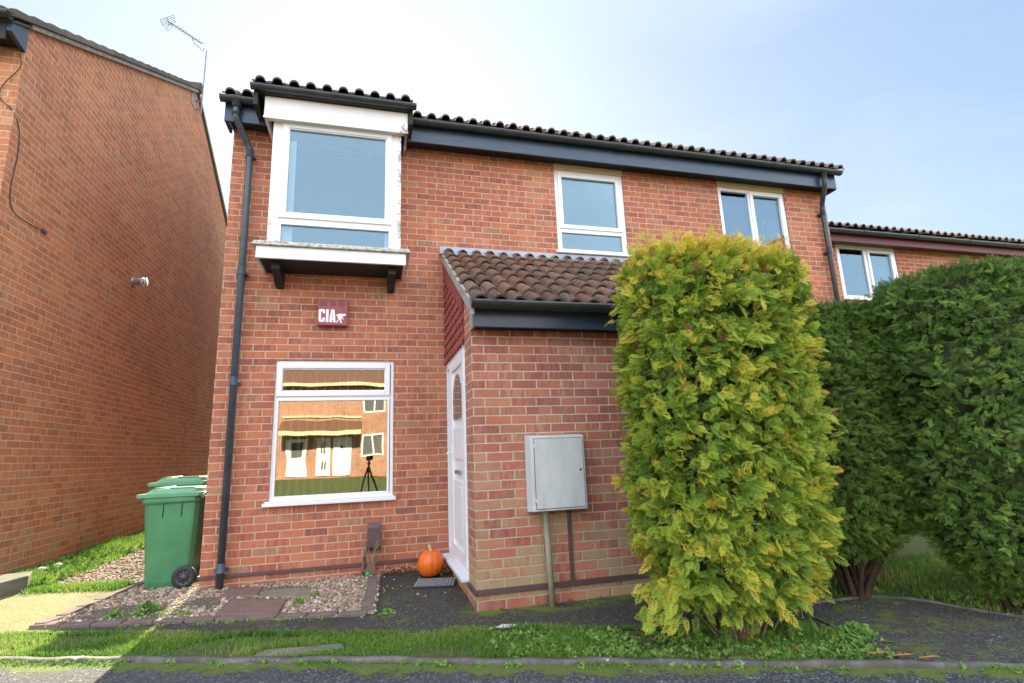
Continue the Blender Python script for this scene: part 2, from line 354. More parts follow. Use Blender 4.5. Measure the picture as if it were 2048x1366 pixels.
M_pebble=attr_mat('pebble',[(0,(.17,.12,.085)),(.3,(.30,.215,.15)),(.55,(.38,.28,.20)),(.78,(.34,.21,.135)),(.92,(.50,.42,.33)),(1,(.62,.57,.49))],.8,.3)
def pumpkin_mat():
    m,n,b=mat('pumpkin_skin'); h=N(n); v=h.obj()
    c=h.mix(h.noise(v,9,4),(.62,.095,.006),(.80,.165,.010)); h.link(c,b.inputs['Base Color']); b.inputs['Roughness'].default_value=.38; return m
M_pump=pumpkin_mat()
def glass_mat(name,refl,tint=(.9,.95,1.0),rough=.0):
    m,n,b=mat(name); h=N(n); n.nodes.remove(b); out=n.nodes['Material Output']
    t=h.new('ShaderNodeBsdfTransparent'); t.inputs[0].default_value=(.78,.82,.82,1)
    g=h.new('ShaderNodeBsdfGlossy'); g.inputs['Roughness'].default_value=rough; g.inputs['Color'].default_value=(*tint,1)
    nz_=h.noise(h.pos(),1.5,2,.5); bp=h.new('ShaderNodeBump'); bp.inputs['Strength'].default_value=.15; bp.inputs['Distance'].default_value=.01; h.link(nz_,bp.inputs['Height']); h.link(bp.outputs[0],g.inputs['Normal'])
    fr=h.new('ShaderNodeFresnel'); fr.inputs[0].default_value=1.5
    fac=h.m('ADD',h.m('MULTIPLY',fr.outputs[0],.9),refl,clamp=True)
    s_=h.new('ShaderNodeMixShader'); h.link(fac,s_.inputs[0]); h.link(t.outputs[0],s_.inputs[1]); h.link(g.outputs[0],s_.inputs[2]); h.link(s_.outputs[0],out.inputs['Surface']); return m
M_glassU=glass_mat('glass_upper',.075,(.66,.88,1.0)); M_glassG=glass_mat('glass_ground',.26,(1,.93,.84)); M_glassO=glass_mat('glass_far',.15)
def ground_mat():
    m,n,b=mat('soil_and_turf'); h=N(n); v=h.pos()
    c=h.mix(h.smooth(h.noise(v,3.5,6,.7),.40,.62),(.10,.155,.040),(.11,.095,.060))
    c=h.mix(h.smooth(h.noise(v,22,4,.7),.45,.7,0,.6),c,(.085,.12,.03)); h.link(c,b.inputs['Base Color']); b.inputs['Roughness'].default_value=.95; b.inputs['Specular IOR Level'].default_value=.1
    h.bump(h.noise(v,45,5,.7),.9,.02,b); return m
def tarmac_mat(name,base,moss_edge=False,mossy=.25,pale=0.0,golden=0.0):
    m,n,b=mat(name); h=N(n); v=h.pos(); uv=h.new('ShaderNodeUVMap').outputs[0]; ux,uy,_=h.sep(uv)
    vr=h.new('ShaderNodeTexVoronoi'); vr.inputs['Scale'].default_value=110; h.link(v,vr.inputs['Vector'])
    sp_=h.sep(vr.outputs['Color'])[0]
    c=h.ramp(sp_,[(0,tuple(x*.55 for x in base)),(.55,base),(.88,tuple(min(1,x*2.2) for x in base)),(1,tuple(min(1,x*4.6) for x in base))])
    c=h.mix(h.smooth(h.noise(v,1.8,5,.6),.35,.7,0,.5),c,tuple(x*1.5 for x in base))
    ms=h.noise(v,5.5,7,.72)
    if moss_edge:
        e=h.m('MULTIPLY',h.smooth(uy,.26,.0),1.0); k=h.smooth(h.m('ADD',h.m('ADD',ms,h.m('MULTIPLY',h.noise(v,1.7,4,.6),.5)),h.m('MULTIPLY',e,.34)),.90,1.0,0,.92)
    else: k=h.smooth(ms,.70-mossy*.4,.86-mossy*.4,0,.8)
    c=h.mix(k,c,h.mix(h.noise(v,40,3,.6),(.055,.095,.012),(.15,.18,.03)))
    if golden: c=h.mix(h.m('MULTIPLY',h.smooth(h.m('ADD',ux,h.m('MULTIPLY',ms,.9)),-1.9,-2.5),golden),c,h.mix(h.smooth(h.noise(v,60,4,.7),.35,.65),(.20,.17,.06),(.30,.27,.11)))
    if golden:
        py_=h.sep(v)[1]; kx=h.m('MULTIPLY',h.smooth(ux,.2,.45),h.m('MULTIPLY',h.smooth(py_,-1.86,-1.62),1.0)); c=h.mix(h.m('MULTIPLY',kx,h.smooth(ms,.42,.58,0,.95)),c,h.mix(h.noise(v,50,3,.6),(.07,.12,.012),(.17,.22,.03)))
        c=h.mix(h.smooth(h.noise(v,.9,4,.6),.45,.65,0,.55),c,(.030,.030,.024))
    if pale: c=h.mix(h.smooth(h.noise(v,7,6,.75),.63,.68,0,pale),c,(.42,.42,.40))
    h.link(c,b.inputs['Base Color']); b.inputs['Roughness'].default_value=.85; b.inputs['Specular IOR Level'].default_value=.3
    h.bump(h.m('ADD',vr.outputs['Distance'],h.m('MULTIPLY',k,1.2)),.8,.006,b); return m
M_ground=ground_mat(); M_path=tarmac_mat('path_tarmac',(.044,.041,.034),mossy=.42,golden=.85); M_road=tarmac_mat('road_tarmac',(.050,.051,.052),moss_edge=True,pale=.5)
M_drive=tarmac_mat('drive_tarmac',(.044,.042,.037),mossy=.56,pale=.7)
def gravel_base():
    m,n,b=mat('gravel_bed'); h=N(n); v=h.pos(); vr=h.new('ShaderNodeTexVoronoi'); vr.inputs['Scale'].default_value=48; h.link(v,vr.inputs['Vector'])
    c=h.ramp(h.sep(vr.outputs['Color'])[0],[(0,(.10,.075,.05)),(.4,(.20,.15,.105)),(.75,(.28,.21,.155)),(1,(.42,.35,.27))])
    c=h.mix(h.smooth(vr.outputs['Distance'],.25,.55),c,(.10,.08,.06)); c=h.mix(h.smooth(h.noise(v,4,5,.7),.5,.66,0,.7),c,(.09,.10,.045))
    h.link(c,b.inputs['Base Color']); b.inputs['Roughness'].default_value=.9; h.bump(h.m('SUBTRACT',1.0,vr.outputs['Distance']),1,.012,b); return m
M_gravel=gravel_base()

# ------------------------------------------------------------------ ground
def gz(x,y):
    x=np.asarray(x,float); y=np.asarray(y,float)
    z=-.12+.03*np.clip(y,-4,0)+.10*np.clip((-2.75-x)/1.2,0,1)*np.clip((y+1.0)/1.2,0,1)
    z=z-.02*np.clip(y+1.2,-1,0)
    z=z+.45*np.clip((-12-y)/6,0,1)
    return z
def gzf(x,y): return float(gz(x,y))
xs=np.unique(np.concatenate([np.linspace(-600,-30,8),np.linspace(-30,-6,13),np.linspace(-6,9,101),np.linspace(9,30,12),np.linspace(30,600,8)]))
ys=np.unique(np.concatenate([np.linspace(-600,-30,8),np.linspace(-30,-6.5,20),np.linspace(-6.5,3,77),np.linspace(3,30,12),np.linspace(30,600,8)]))
X_,Y_=np.meshgrid(xs,ys); V=np.stack([X_.ravel(),Y_.ravel(),gz(X_,Y_).ravel()],1); nx=len(xs); ny=len(ys)
I,J=np.meshgrid(np.arange(nx-1),np.arange(ny-1)); a=(J*nx+I).ravel(); Fq=np.stack([a,a+1,a+nx+1,a+nx],1)
tag(big('ground',V,[Fq],M_ground),kind='structure')
def strip(name,A,B,na,nb,mat_,dz,w=None):
    """sheet between polylines A and B following the ground"""
    def samp(P,t):
        P=np.array(P,float); d=np.r_[0,np.cumsum(np.hypot(*np.diff(P,axis=0).T))]; d/=d[-1]; return np.stack([np.interp(t,d,P[:,0]),np.interp(t,d,P[:,1])],1)
    t=np.linspace(0,1,na+1); a_=samp(A,t); b_=samp(B,t); mb=MB(); vs=[];uv=[]
    for j in range(nb+1):
        s_=(j/nb)
        if w: s_=s_**w
        p=a_*(1-s_)+b_*s_; z=gz(p[:,0],p[:,1])+dz
        vs+= [(p[i,0],p[i,1],z[i]) for i in range(na+1)]; dd=np.hypot(*(p-a_).T); uv+=[(p[i,0],dd[i]) for i in range(na+1)]
    fs=[];us=[]
    for j in range(nb):
        for i in range(na):
            f=(j*(na+1)+i,j*(na+1)+i+1,(j+1)*(na+1)+i+1,(j+1)*(na+1)+i)
            fs.append(f); us.append([uv[k] for k in f])
    mb.add(vs,fs,us,0,True); o=mb.build(name,mat_); return tag(o,kind='structure')
kerb=lambda x:-2.40-.37*x
pth=lambda x:-1.88-.345*x+.03*math.sin(x*2.1)
edg=lambda x:-1.435-.24*x
rx=np.linspace(-9,12,43)
strip('road',[(x,kerb(x)-.06) for x in rx],[(x,kerb(x)-9-.0*x) for x in rx],120,40,M_road,.006,2)
# path: alley mouth, along the bed, to the door and the porch front
px=np.linspace(-8,3.0,60)
def pup(x):
    if x<-2.62: return .42
    if x<-.37: return edg(x)
    if x<-.34: return edg(-.37)+(x+.37)/.03*(-.02-edg(-.37))
    if x<.36: return -.02
    if x<.40: return -1.50
    return -1.55
pxs=sorted(set(list(np.linspace(-8,3,100))+[-2.621,-2.619,-.37,-.34,.36,.40]))
mb=MB(); vs=[]; nb=16
for x in pxs:
    y0,y1=pth(x),pup(x)
    for j in range(nb+1):
        y=y0+(y1-y0)*j/nb; vs.append((x,y,gzf(x,y)+.012))
fs=[((i)*(nb+1)+j,(i+1)*(nb+1)+j,(i+1)*(nb+1)+j+1,i*(nb+1)+j+1) for i in range(len(pxs)-1) for j in range(nb)]
mb.add(vs,fs,[[(vs[k][0],5) for k in f] for f in fs],0,True); tag(mb.build('path',M_path),kind='structure')
# tarmac crossing on the right
strip('drive',[(2.45,kerb(2.45)),(3.2,kerb(3.2)),(5.5,kerb(5.5)),(8,kerb(8))],[(2.55,-2.50),(2.80,-2.33),(3.3,-2.36),(3.52,-2.52),(3.66,-2.85),(3.9,-3.25),(5.5,-3.9),(8,-4.6)],50,10,M_drive,.020)

# ------------------------------------------------------------------ houses
def wall(mb,org,ud,u0,u1,z0,z1,holes=(),ushift=0.0,depth=.10,nrm=None,top=None):
    """vertical wall with openings. holes (u0,u1,z0,z1). depth: reveal depth going opposite nrm. top(u): optional sloping head"""
    us=sorted({u0,u1,*[h[0] for h in holes],*[h[1] for h in holes]}); zs=sorted({z0,z1,*[h[2] for h in holes],*[h[3] for h in holes]})
    org=Vector(org); ud=Vector(ud)
    P=lambda u,z:tuple(org+ud*u+Vector((0,0,z)))
    flip=Vector((0,0,1)).cross(ud).dot(nrm)>0
    for i in range(len(us)-1):
        for j in range(len(zs)-1):
            cu,cz=(us[i]+us[i+1])/2,(zs[j]+zs[j+1])/2
            if any(h[0]<cu<h[1] and h[2]<cz<h[3] for h in holes): continue
            q=[(us[i],zs[j]),(us[i+1],zs[j]),(us[i+1],zs[j+1]),(us[i],zs[j+1])]
            if flip:q=q[::-1]
            mb.add([P(*k) for k in q],[(0,1,2,3)],[[(k[0]+ushift,k[1]) for k in q]])
    n=Vector(nrm)*-depth
    for a,b_,c,d in holes:
        for (p,q,uvd) in (((a,c),(a,d),'v'),((b_,c),(b_,d),'v'),((a,c),(b_,c),'h'),((a,d),(b_,d),'h')):
            A=Vector(P(*p));B=Vector(P(*q))
            uv=[(p[0]+ushift,p[1]),(q[0]+ushift,q[1]),(q[0]+ushift+(depth if uvd=='v' else 0),q[1]+(depth if uvd=='h' else 0)),(p[0]+ushift+(depth if uvd=='v' else 0),p[1]+(depth if uvd=='h' else 0))]
            mb.add([A,B,B+n,A+n],[(0,1,2,3)],[uv])
    return mb
XL,XR=-1.9925,6.1075
house=empty('terraced_house',(XL,0,-.12),'red brick terraced house with projecting white first floor bay and tiled lean-to porch','house')
DEP=9.47; RIDGE_Y=4.735; TAN=.588
W_G=(-1.43,-.22,.63,2.083); W_2=(1.79,2.765,3.48,4.70); W_3=(4.245,5.375,3.48,4.70)
ground_door=(-1.24,-.01)
mb=MB()
wall(mb,(XL,0,0),(1,0,0),0,XR-XL,-.3,4.74,[(h[0]-XL,h[1]-XL,h[2],h[3]) for h in (W_G,W_2,W_3)]+[(-1.40-XL,-.28-XL,3.30,4.55),(.55-XL,2.5-XL,.0,2.1)],0,.10,(0,-1,0))
zr=4.95+TAN*(RIDGE_Y+.2)
for x,fl in ((XL,-1),(XR,1)):
    q=[(x,0,-.3),(x,DEP,-.3),(x,DEP,4.9),(x,RIDGE_Y,zr-.12),(x,0,4.9)]
    mb.add(q,[(0,1,2,3,4)],[[(p[1]+.1125,p[2]) for p in q]])
q=[(XL,DEP,-.3),(XR,DEP,-.3),(XR,DEP,4.9),(XL,DEP,4.9)]; mb.add(q,[(0,1,2,3)],[[(p[0]-XL,p[2]) for p in q]])
mb.build('wall',M_brick,house)

def tiles(mb,x0,x1,y_e,z_e,y_t,z_t,gauge=.30,pitch=.165,r=.050,seg=9,jit=.004,axisflip=False):
    """profiled tile rows from eave (y_e,z_e) up to (y_t,z_t)."""
    L=math.hypot(y_t-y_e,z_t-z_e); dy,dz=(y_t-y_e)/L,(z_t-z_e)/L; ny_,nz_=-dz,dy
    if nz_<0: ny_,nz_=-ny_,-nz_
    nr=int(math.ceil(L/gauge)); ncol=max(1,int(round((x1-x0)/pitch)))
    pr=[]
    for k in range(seg+1):
        t=k/seg; a=math.pi*t; pr.append((.5*pitch-r*math.cos(a),r*math.sin(a)*.95))
    pr=[(0,.0)]+pr
    for i in range(nr):
        s0=i*gauge; s1=min(L,(i+1)*gauge+.05)
        for c in range(ncol):
            j1=RNG.uniform(-jit,jit); j2=RNG.uniform(-jit,jit)
            tid=(i*7919+(c//2)*104729)%1000/1000
            rn=.02+.96*((math.sin((i*12.9898+(c//2)*78.233))*43758.5453)%1)
            xo=x0+c*pitch; cols=pr+[(pitch,0)]
            vs=[]
            for (u,h) in cols:
                for (s_,off) in ((s0,.038+j1),(s1,.004)):
                    hh=h+off; vs.append((xo+u,y_e+dy*s_+ny_*hh,z_e+dz*s_+nz_*hh))
            n=len(cols); f=[(2*k,2*k+2,2*k+3,2*k+1) for k in range(n-1)]
            mb.add(vs,f,None,rn,True)
            # tail face
            vt=[]
            for (u,h) in cols:
                hh=h+.038+j1
                vt.append((xo+u,y_e+dy*s0+ny_*hh,z_e+dz*s0+nz_*hh)); hb=max(hh-.018,-.02)
                vt.append((xo+u+(0),y_e+dy*s0+ny_*(hb),z_e+dz*s0+nz_*hb))
            mb.add(vt,[(2*k,2*k+1,2*k+3,2*k+2) for k in range(n-1)],None,rn,False)
def deck(mb,x0,x1,pts,th=.03):
    """solid slab under tiles: pts list of (y,z) on top"""
    pl=list(pts)+[(y,z-th) for y,z in reversed(pts)]; mb.prism(pl,x0,x1,'x',.3)
mb=MB()
tiles(mb,XL-.06,XR+.05,-.33,4.90,RIDGE_Y,4.925+TAN*(RIDGE_Y+.34))
zr=4.925+TAN*(RIDGE_Y+.34)
deck(mb,XL-.03,XR+.03,[(-.26,4.95),(RIDGE_Y,zr-.02),(DEP+.3,4.9)])
mb.build('roof',M_tileD,house)
# bay roof
BX0,BX1=-1.71,-.035
mb=MB(); tiles(mb,BX0,BX1+.02,-.60,4.893,.12,5.20,pitch=.165); deck(mb,BX0+.01,BX1-.01,[(-.56,4.915),(.15,5.21)],.04)
mb.build('bay_roof',M_tileD,house)
# gutters
def gutter(mb,x0,x1,y,z,r=.055,n=10,ends=True):
    vs=[];m_=n+1
    for x in (x0,x1):
        for R_ in (r,r-.006):
            for k in range(m_):
                th=math.pi+math.pi*k/n; vs.append((x,y+R_*math.cos(th),z+R_*math.sin(th)))
    f=[]
    for k in range(n):
        f.append((k,k+1,2*m_+k+1,2*m_+k)); f.append((m_+k,3*m_+k,3*m_+k+1,m_+k+1))
    f.append((0,2*m_,3*m_,m_)); f.append((n,m_+n,3*m_+n,2*m_+n))
    mb.add(vs,f,None,0,True)
    if ends:
        for x in (x0,x1):
            vs=[(x+dx,y+r*math.cos(math.pi+math.pi*k/n),z+r*math.sin(math.pi+math.pi*k/n)) for dx in (-.004,.004) for k in range(m_)]
            mb.add(vs,[tuple(range(m_)),tuple(range(2*m_-1,m_-1,-1))]+[(k,k+1,m_+k+1,m_+k) for k in range(n)])
    return mb
def gclip(mb,x,y,z,r=.060,wd=.03):
    n=10; vs=[(x+dx,y+r*math.cos(math.pi+math.pi*k/n),z+r*math.sin(math.pi+math.pi*k/n)) for dx in (-wd/2,wd/2) for k in range(n+1)]
    mb.add(vs,[(k,k+1,n+1+k+1,n+1+k) for k in range(n)],None,0,True); mb.add([vs[k] for k in range(n+1)],[tuple(range(n+1))]); mb.add([vs[n+1+k] for k in range(n+1)],[tuple(range(n+1))])
GZ=4.905; GY=-.285
mb=gutter(MB(),-.05,XR+.06,GY,GZ)
for x in (.1,1.05,2.0,2.62,3.0,4.0,5.0,5.8): gclip(mb,x,GY,GZ)
gclip(mb,2.62,GY,GZ,.064,.09)
mb.build('gutter',M_gutter,house)
mb=gutter(MB(),-2.075,-1.60,GY,GZ); gclip(mb,-1.92,GY,GZ,.062,.10); mb.build('gutter',M_gutter,house)
mb=gutter(MB(),BX0-.01,BX1+.01,-.565,4.895,.048)
for x in (-1.62,-.9,-.06): gclip(mb,x,-.565,4.895,.052)
mb.build('gutter',M_gutter,house)
# fascias and soffit
mb=MB(); mb.box(-.115,XR+.02,-.222,-.195,4.665,4.925); mb.build('fascia',M_fascia,house,bevel=.003)
mb=MB(); mb.box(XL-.05,-1.60,-.222,-.195,4.665,4.925); mb.box(XL-.05,XL-.022,-.193,.02,4.665,5.0); mb.build('fascia',M_fascia,house,bevel=.003)
mb=MB(); mb.box(XR-.02,XR+.045,-.193,.05,4.665,5.02); mb.build('soffit_box',M_black,house,bevel=.003)
mb=MB(); mb.box(XL-.02,XR+.02,-.193,.10,4.715,4.737); mb.build('soffit',M_black,house)

def bars(mb,x0,x1,z0,z1,y0,y1,w,top=None,bot=None):
    t=w if top is None else top; b_=w if bot is None else bot
    mb.box(x0,x0+w,y0,y1,z0,z1); mb.box(x1-w,x1,y0,y1,z0,z1); mb.box(x0+w,x1-w,y0,y1,z1-t,z1); mb.box(x0+w,x1-w,y0,y1,z0,z0+b_)
def pane(parent,x0,x1,y,z0,z1,m_): 
    mb=MB(); mb.box(x0-.004,x1+.004,y-.004,y+.004,z0-.004,z1+.004); return mb.build('pane',m_,parent)
def room(parent,x0,x1,z0,z1,y0,dep,m_=None):
    mb=MB(); q=[(x0,y0,z0),(x1,y0,z0),(x1,y0,z1),(x0,y0,z1),(x0-.3,y0+dep,z0-.6),(x1+.3,y0+dep,z0-.6),(x1+.3,y0+dep,z1+.1),(x0-.3,y0+dep,z1+.1)]
    mb.add(q,[(0,1,5,4),(1,2,6,5),(2,3,7,6),(3,0,4,7),(4,5,6,7)]); return mb.build('room_interior',m_ or M_int,parent)
# --- ground floor window
x0,x1,z0,z1=W_G; y=.0
wmb=MB(); g1=(-1.375,-.325,1.765,1.975); g2=(-1.385,-.285,.70,1.655)
yf,yb=.022,.085
wmb.box(x0,-1.40,yf,yb,z0,z1); wmb.box(-.255,x1,yf,yb,z0,z1)
wmb.box(-1.40,-.255,yf,yb,2.045,z1); wmb.box(-1.40,-.255,yf,yb,z0,g2[2]-.02); wmb.box(-1.40,-.255,yf,yb,g2[3]+.012,1.705)
win=wmb.build('window',M_upvc,house,bevel=.005)
sm=MB(); bars(sm,-1.412,-.262,1.700,2.050,.004,.060,.052); bars(sm,-1.386,-.290,1.735,2.014,.020,.058,.030); sm.build('sash',M_upvc,win,bevel=.006)
sm=MB(); bars(sm,-1.405,-.262,.675,1.675,.016,.058,.022); sm.build('glazing_bead',M_upvc,win,bevel=.004)
pane(win,-1.354,-.320,.045,1.767,1.982,M_glassG); pane(win,-1.383,-.284,.048,.697,1.653,M_glassG)
sm=MB(); sm.box(-1.48,-.19,-.050,.02,.605,.640); sm.box(-1.46,-.21,-.04,.05,.6405,.655); sm.build('sill',M_upvc,win,bevel=.006)
sm=MB()
for i in range(14):
    xx=-1.35+i*.0805; a=rad(80+RNG.uniform(-7,7)); dx,dy=.0445*math.cos(a),.0445*math.sin(a)
    sm.add([(xx-dx,.15-dy,.66),(xx+dx,.15+dy,.66),(xx+dx,.15+dy,2.06),(xx-dx,.15-dy,2.06)],[(0,1,2,3)])
sm.build('vertical_blind',M_blind,win)
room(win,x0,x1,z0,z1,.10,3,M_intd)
# --- bay window
BY=-.40
bf=MB(); bx0,bx1,bz0,bz1=-1.515,-.178,3.215,4.64
bf.box(bx0,-1.40,BY,BY+.07,bz0,bz1); bf.box(-.292,bx1,BY,BY+.07,bz0,bz1)
bf.box(-1.40,-.292,BY,BY+.07,4.565,bz1); bf.box(-1.40,-.292,BY,BY+.07,bz0,3.235); bf.box(-1.40,-.292,BY,BY+.07,3.44,3.515)
bf.box(bx0,bx0+.03,BY+.072,-.002,bz0,bz1+.2); bf.box(bx1-.03,bx1,BY+.072,-.002,bz0,bz1+.2)
bay=bf.build('bay_window',M_oldwhite,house,bevel=.005)
sm=MB(); bars(sm,-1.418,-.278,3.505,4.605,BY-.018,BY+.05,.062); bars(sm,-1.362,-.334,3.56,4.548,BY-.006,BY+.045,.016); sm.build('sash',M_upvc,bay,bevel=.006)
sm=MB(); bars(sm,-1.405,-.287,3.222,3.452,BY-.008,BY+.045,.018); sm.build('glazing_bead',M_upvc,bay,bevel=.004)
pane(bay,-1.348,-.348,BY+.02,3.575,4.535,M_glassU); pane(bay,-1.387,-.305,BY+.022,3.24,3.434,M_glassU)
sm=MB(); sm.box(-1.635,-.078,-.505,.0-.002,3.165,3.185); sm.box(-1.62,-.09,-.49,-.002,3.187,3.212); sm.build('sill',M_sillmoss,bay,bevel=.006)
sm=MB(); sm.box(-1.595,-.125,-.470,-.440,3.035,3.163); sm.box(-1.595,-1.570,-.438,-.002,3.035,3.163); sm.box(-.150,-.125,-.438,-.002,3.035,3.163); sm.build('apron_board',M_upvc,bay,bevel=.004)
sm=MB(); sm.box(-1.566,-.154,-.436,-.002,3.038,3.060); sm.build('bay_floor',M_black,bay)
for xx in (-1.425,-.265):
    sm=MB(); sm.prism([(-.002,2.86),(-.10,2.86),(-.19,2.92),(-.36,2.965),(-.36,3.036),(-.002,3.036)],xx-.04,xx+.04,'x'); sm.build('bracket',M_black,bay,bevel=.004)
sm=MB(); sm.box(-1.60,-.110,-.478,-.450,4.595,4.845); sm.box(-1.60,-1.572,-.448,-.002,4.60,4.845); sm.box(-.138,-.110,-.448,-.002,4.60,4.845); sm.box(-1.57,-.14,-.448,-.402,4.6,4.615)
sm.build('head_board',M_oldwhite,bay,bevel=.004)
sm=MB(); sm.box(-1.605,-.105,-.484,-.479,4.588,4.612); sm.build('head_trim',M_oldwhite,bay)
sm=MB(); sm.box(-1.655,-.06,-.54,.0,4.848,4.868); sm.build('bay_soffit',M_black,bay)
for q_ in ((-1.70,-1.66,-.53),(-.105,-.055,-.50)):
    s=MB(); s.box(q_[0],q_[1],q_[2],.0,4.70,4.94); s.build('side_board',M_black,bay)
room(bay,-1.48,-.21,3.23,4.62,BY+.075,3.2,M_int)
sm=MB()  # curtain edge behind left of bay glass
sm.box(-1.46,-1.29,-.31,-.29,3.22,4.45); sm.build('curtain',M_curtain,bay); sm=MB(); sm.box(-.345,-.245,-.31,-.29,3.22,3.5); sm.build('curtain',M_curtain,bay)
# --- first floor window 2
def upper_window(W,gl,layout):
    x0,x1,z0,z1=W; f=MB()
    yf,yb=.016,.085
    if layout=='stack':
        a,b_=gl
        f.box(x0,x0+.05,yf,yb,z0,4.635); f.box(x1-.05,x1,yf,yb,z0,4.635); f.box(x0+.05,x1-.05,yf,yb,4.595,4.635)
        f.box(x0+.05,x1-.05,yf,yb,z0,b_[2]-.02); f.box(x0+.05,x1-.05,yf,yb,b_[3]+.012,a[2]-.055)
        win=f.build('window',M_upvc,house,bevel=.005)
        s=MB(); bars(s,a[0]-.068,a[1]+.068,a[2]-.065,a[3]+.055,-.002,.058,.054); s.build('sash',M_upvc,win,bevel=.006)
        s=MB(); bars(s,b_[0]-.02,b_[1]+.02,b_[2]-.02,b_[3]+.018,.010,.055,.018); s.build('glazing_bead',M_upvc,win,bevel=.004)
    else:
        a,b_=gl
        f.box(x0,x0+.035,yf,yb,z0,4.635); f.box(x1-.04,x1,yf,yb,z0,4.635); f.box(x0+.035,x1-.04,yf,yb,4.60,4.635); f.box(x0+.035,x1-.04,yf,yb,z0,z0+.05); f.box(a[1]+.02,b_[0]-.065,yf,yb,z0+.05,4.60)
        win=f.build('window',M_upvc,house,bevel=.005)
        s=MB(); bars(s,b_[0]-.07,b_[1]+.07,z0+.04,4.612,-.002,.058,.056); s.build('sash',M_upvc,win,bevel=.006)
        s=MB(); bars(s,a[0]-.02,a[1]+.02,z0+.045,4.602,.010,.055,.02); s.build('glazing_bead',M_upvc,win,bevel=.004)
    for g in gl: pane(win,*[g[0],g[1]],.035,g[2],g[3],M_glassU)
    s=MB(); s.box(x0,x1,-.006,.08,4.6365,4.714); s.build('head_board',M_cream,win)
    s=MB(); s.box(x0-.035,x1+.035,-.045,.02,z0-.008,z0+.022); s.build('sill',M_upvc,win,bevel=.006)
    room(win,x0,x1,z0,4.63,.10,3.0,M_int)
    return win
w2=upper_window(W_2,[(1.905,2.640,3.885,4.535),(1.855,2.69,3.545,3.765)],'stack')
w3=upper_window(W_3,[(4.30,4.745,3.56,4.585),(4.845,5.27,3.60,4.54)],'side')
s=MB(); s.box(4.29,4.76,.105,.115,4.46,4.63); s.build('pelmet',M_redpel,w3)
s=MB(); s.box(4.29,4.76,.118,.128,3.5,4.50); s.build('curtain',M_curtain,w3); s=MB(); s.box(4.81,5.33,.118,.13,3.5,4.50); s.build('curtain',M_curtain,w3)

# --- downpipes
def downpipe(pts,bz,name_mat,r=.034,cl=()):
    mb=MB(); mb.tube(pts,r,14)
    p=house
    o=mb.build('downpipe',name_mat,p)
    for z in cl:
        x,y=pts[-1][0],pts[-1][1]; s=MB()
        s.tube([(x,y,z),(x,y,z+.05)],r+.007,14); s.box(x-.055,x+.055,y+.028,-.004,z+.01,z+.035); s.tube([(x,y,z+.049),(x,y,z+.085)],r+.004,14)
        s.build('pipe_clip',name_mat,o)
    return o
xx=-1.80
downpipe([(-1.915,GY,4.88),(-1.915,GY,4.80),(-1.915,GY,4.70),(-1.905,GY+.02,4.655),(-1.83,-.10,4.50),(-1.805,-.072,4.44),(xx,-.068,4.38),(xx,-.068,-.14)],0,M_pipe,cl=(4.34,2.98,1.81,.04))
s=MB(); s.tube([(-1.915,GY,4.87),(-1.915,GY,4.79)],.046,14); s.build('gutter_outlet',M_pipe,house)
s=MB(); s.tube([(-1.915,GY,4.73),(-1.915,GY,4.70)],.041,14); s.build('pipe_collar',M_pipe,house)
xx=5.965
downpipe([(5.86,GY,4.88),(5.86,GY,4.72),(5.865,GY+.02,4.66),(5.95,-.10,4.48),(xx,-.072,4.42),(xx,-.068,4.36),(xx,-.068,-.14)],0,M_gutter,cl=(4.30,3.7,1.9))
# --- damp proof strip
s=MB(); s.box(XL-.012,.345,-.018,-.003,-.022,.012); s.box(XL-.018,XL-.002,-.018,1.2,-.022,.012); s.build('damp_course_strip',M_brownpl,house,bevel=.003)
# --- air vent cover on wall by the bed
s=MB(); s.prism([(-.003,.375),(-.05,.395),(-.085,.345),(-.085,.165),(-.06,.125),(-.003,.125)],-.472,-.34,'x'); s.build('vent_cover',M_brownpl,house,bevel=.004)
s=MB(); s.tube([(-.515,-.012,-.10),(-.50,-.014,.06),(-.47,-.012,.20)],.012,8); s.build('cable',M_brownpl,house)
# --- alarm box
ax0,ax1,az0,az1=-1.03,-.722,2.452,2.742; ay=-.075
s=MB(); s.box(ax0,ax1,ay,-.003,az0,az1); al=s.build('alarm_box',M_alarm,house,bevel=.008)
def ap(cx,cy): return (ax0+(cx-505)/795*(ax1-ax0), az1-(cy-290)/730*(az1-az0))
for cx0,cx1 in ((560,760),(830,980),(1060,1215)):
    for k in range(4):
        yy=335+k*42; a_=ap(cx0,yy); b_=ap(cx1,yy+12); s=MB(); s.box(a_[0],b_[0],ay-.0035,ay+.002,b_[1],a_[1]); s.build('louvre',M_rust,al)
def extr(mb,poly):
    pts=[ap(*p) for p in poly]; mb.prism(pts,ay-.0035,ay+.001,'y')
s=MB()
extr(s,[(560,575),(600,570),(600,930),(560,925),(540,900),(535,600)]); extr(s,[(601,570),(680,575),(705,600),(640,640),(601,640)]); extr(s,[(641,640),(705,600),(705,690),(645,690)])
extr(s,[(601,870),(640,860),(700,895),(680,925),(601,930)]); extr(s,[(640,805),(700,805),(700,894),(640,859)]); s.build('letter',M_letter,al); s=MB()
extr(s,[(732,575),(800,575),(795,930),(728,930)]); s.build('letter',M_letter,al); s=MB()
extr(s,[(862,575),(905,575),(888,930),(815,930)]); extr(s,[(906,575),(950,575),(990,935),(918,935)]); extr(s,[(895,810),(906,810),(914,865),(892,865)])
s.build('letter',M_letter,al)
s=MB()
extr(s,[(985,735),(1010,718),(1050,735),(1025,745),(995,758)])
extr(s,[(1010,718),(1060,698),(1130,686),(1150,700),(1165,800),(1120,835),(1060,840),(1035,790),(1050,735)])
extr(s,[(1150,687),(1195,697),(1190,745),(1166,800),(1152,700)])
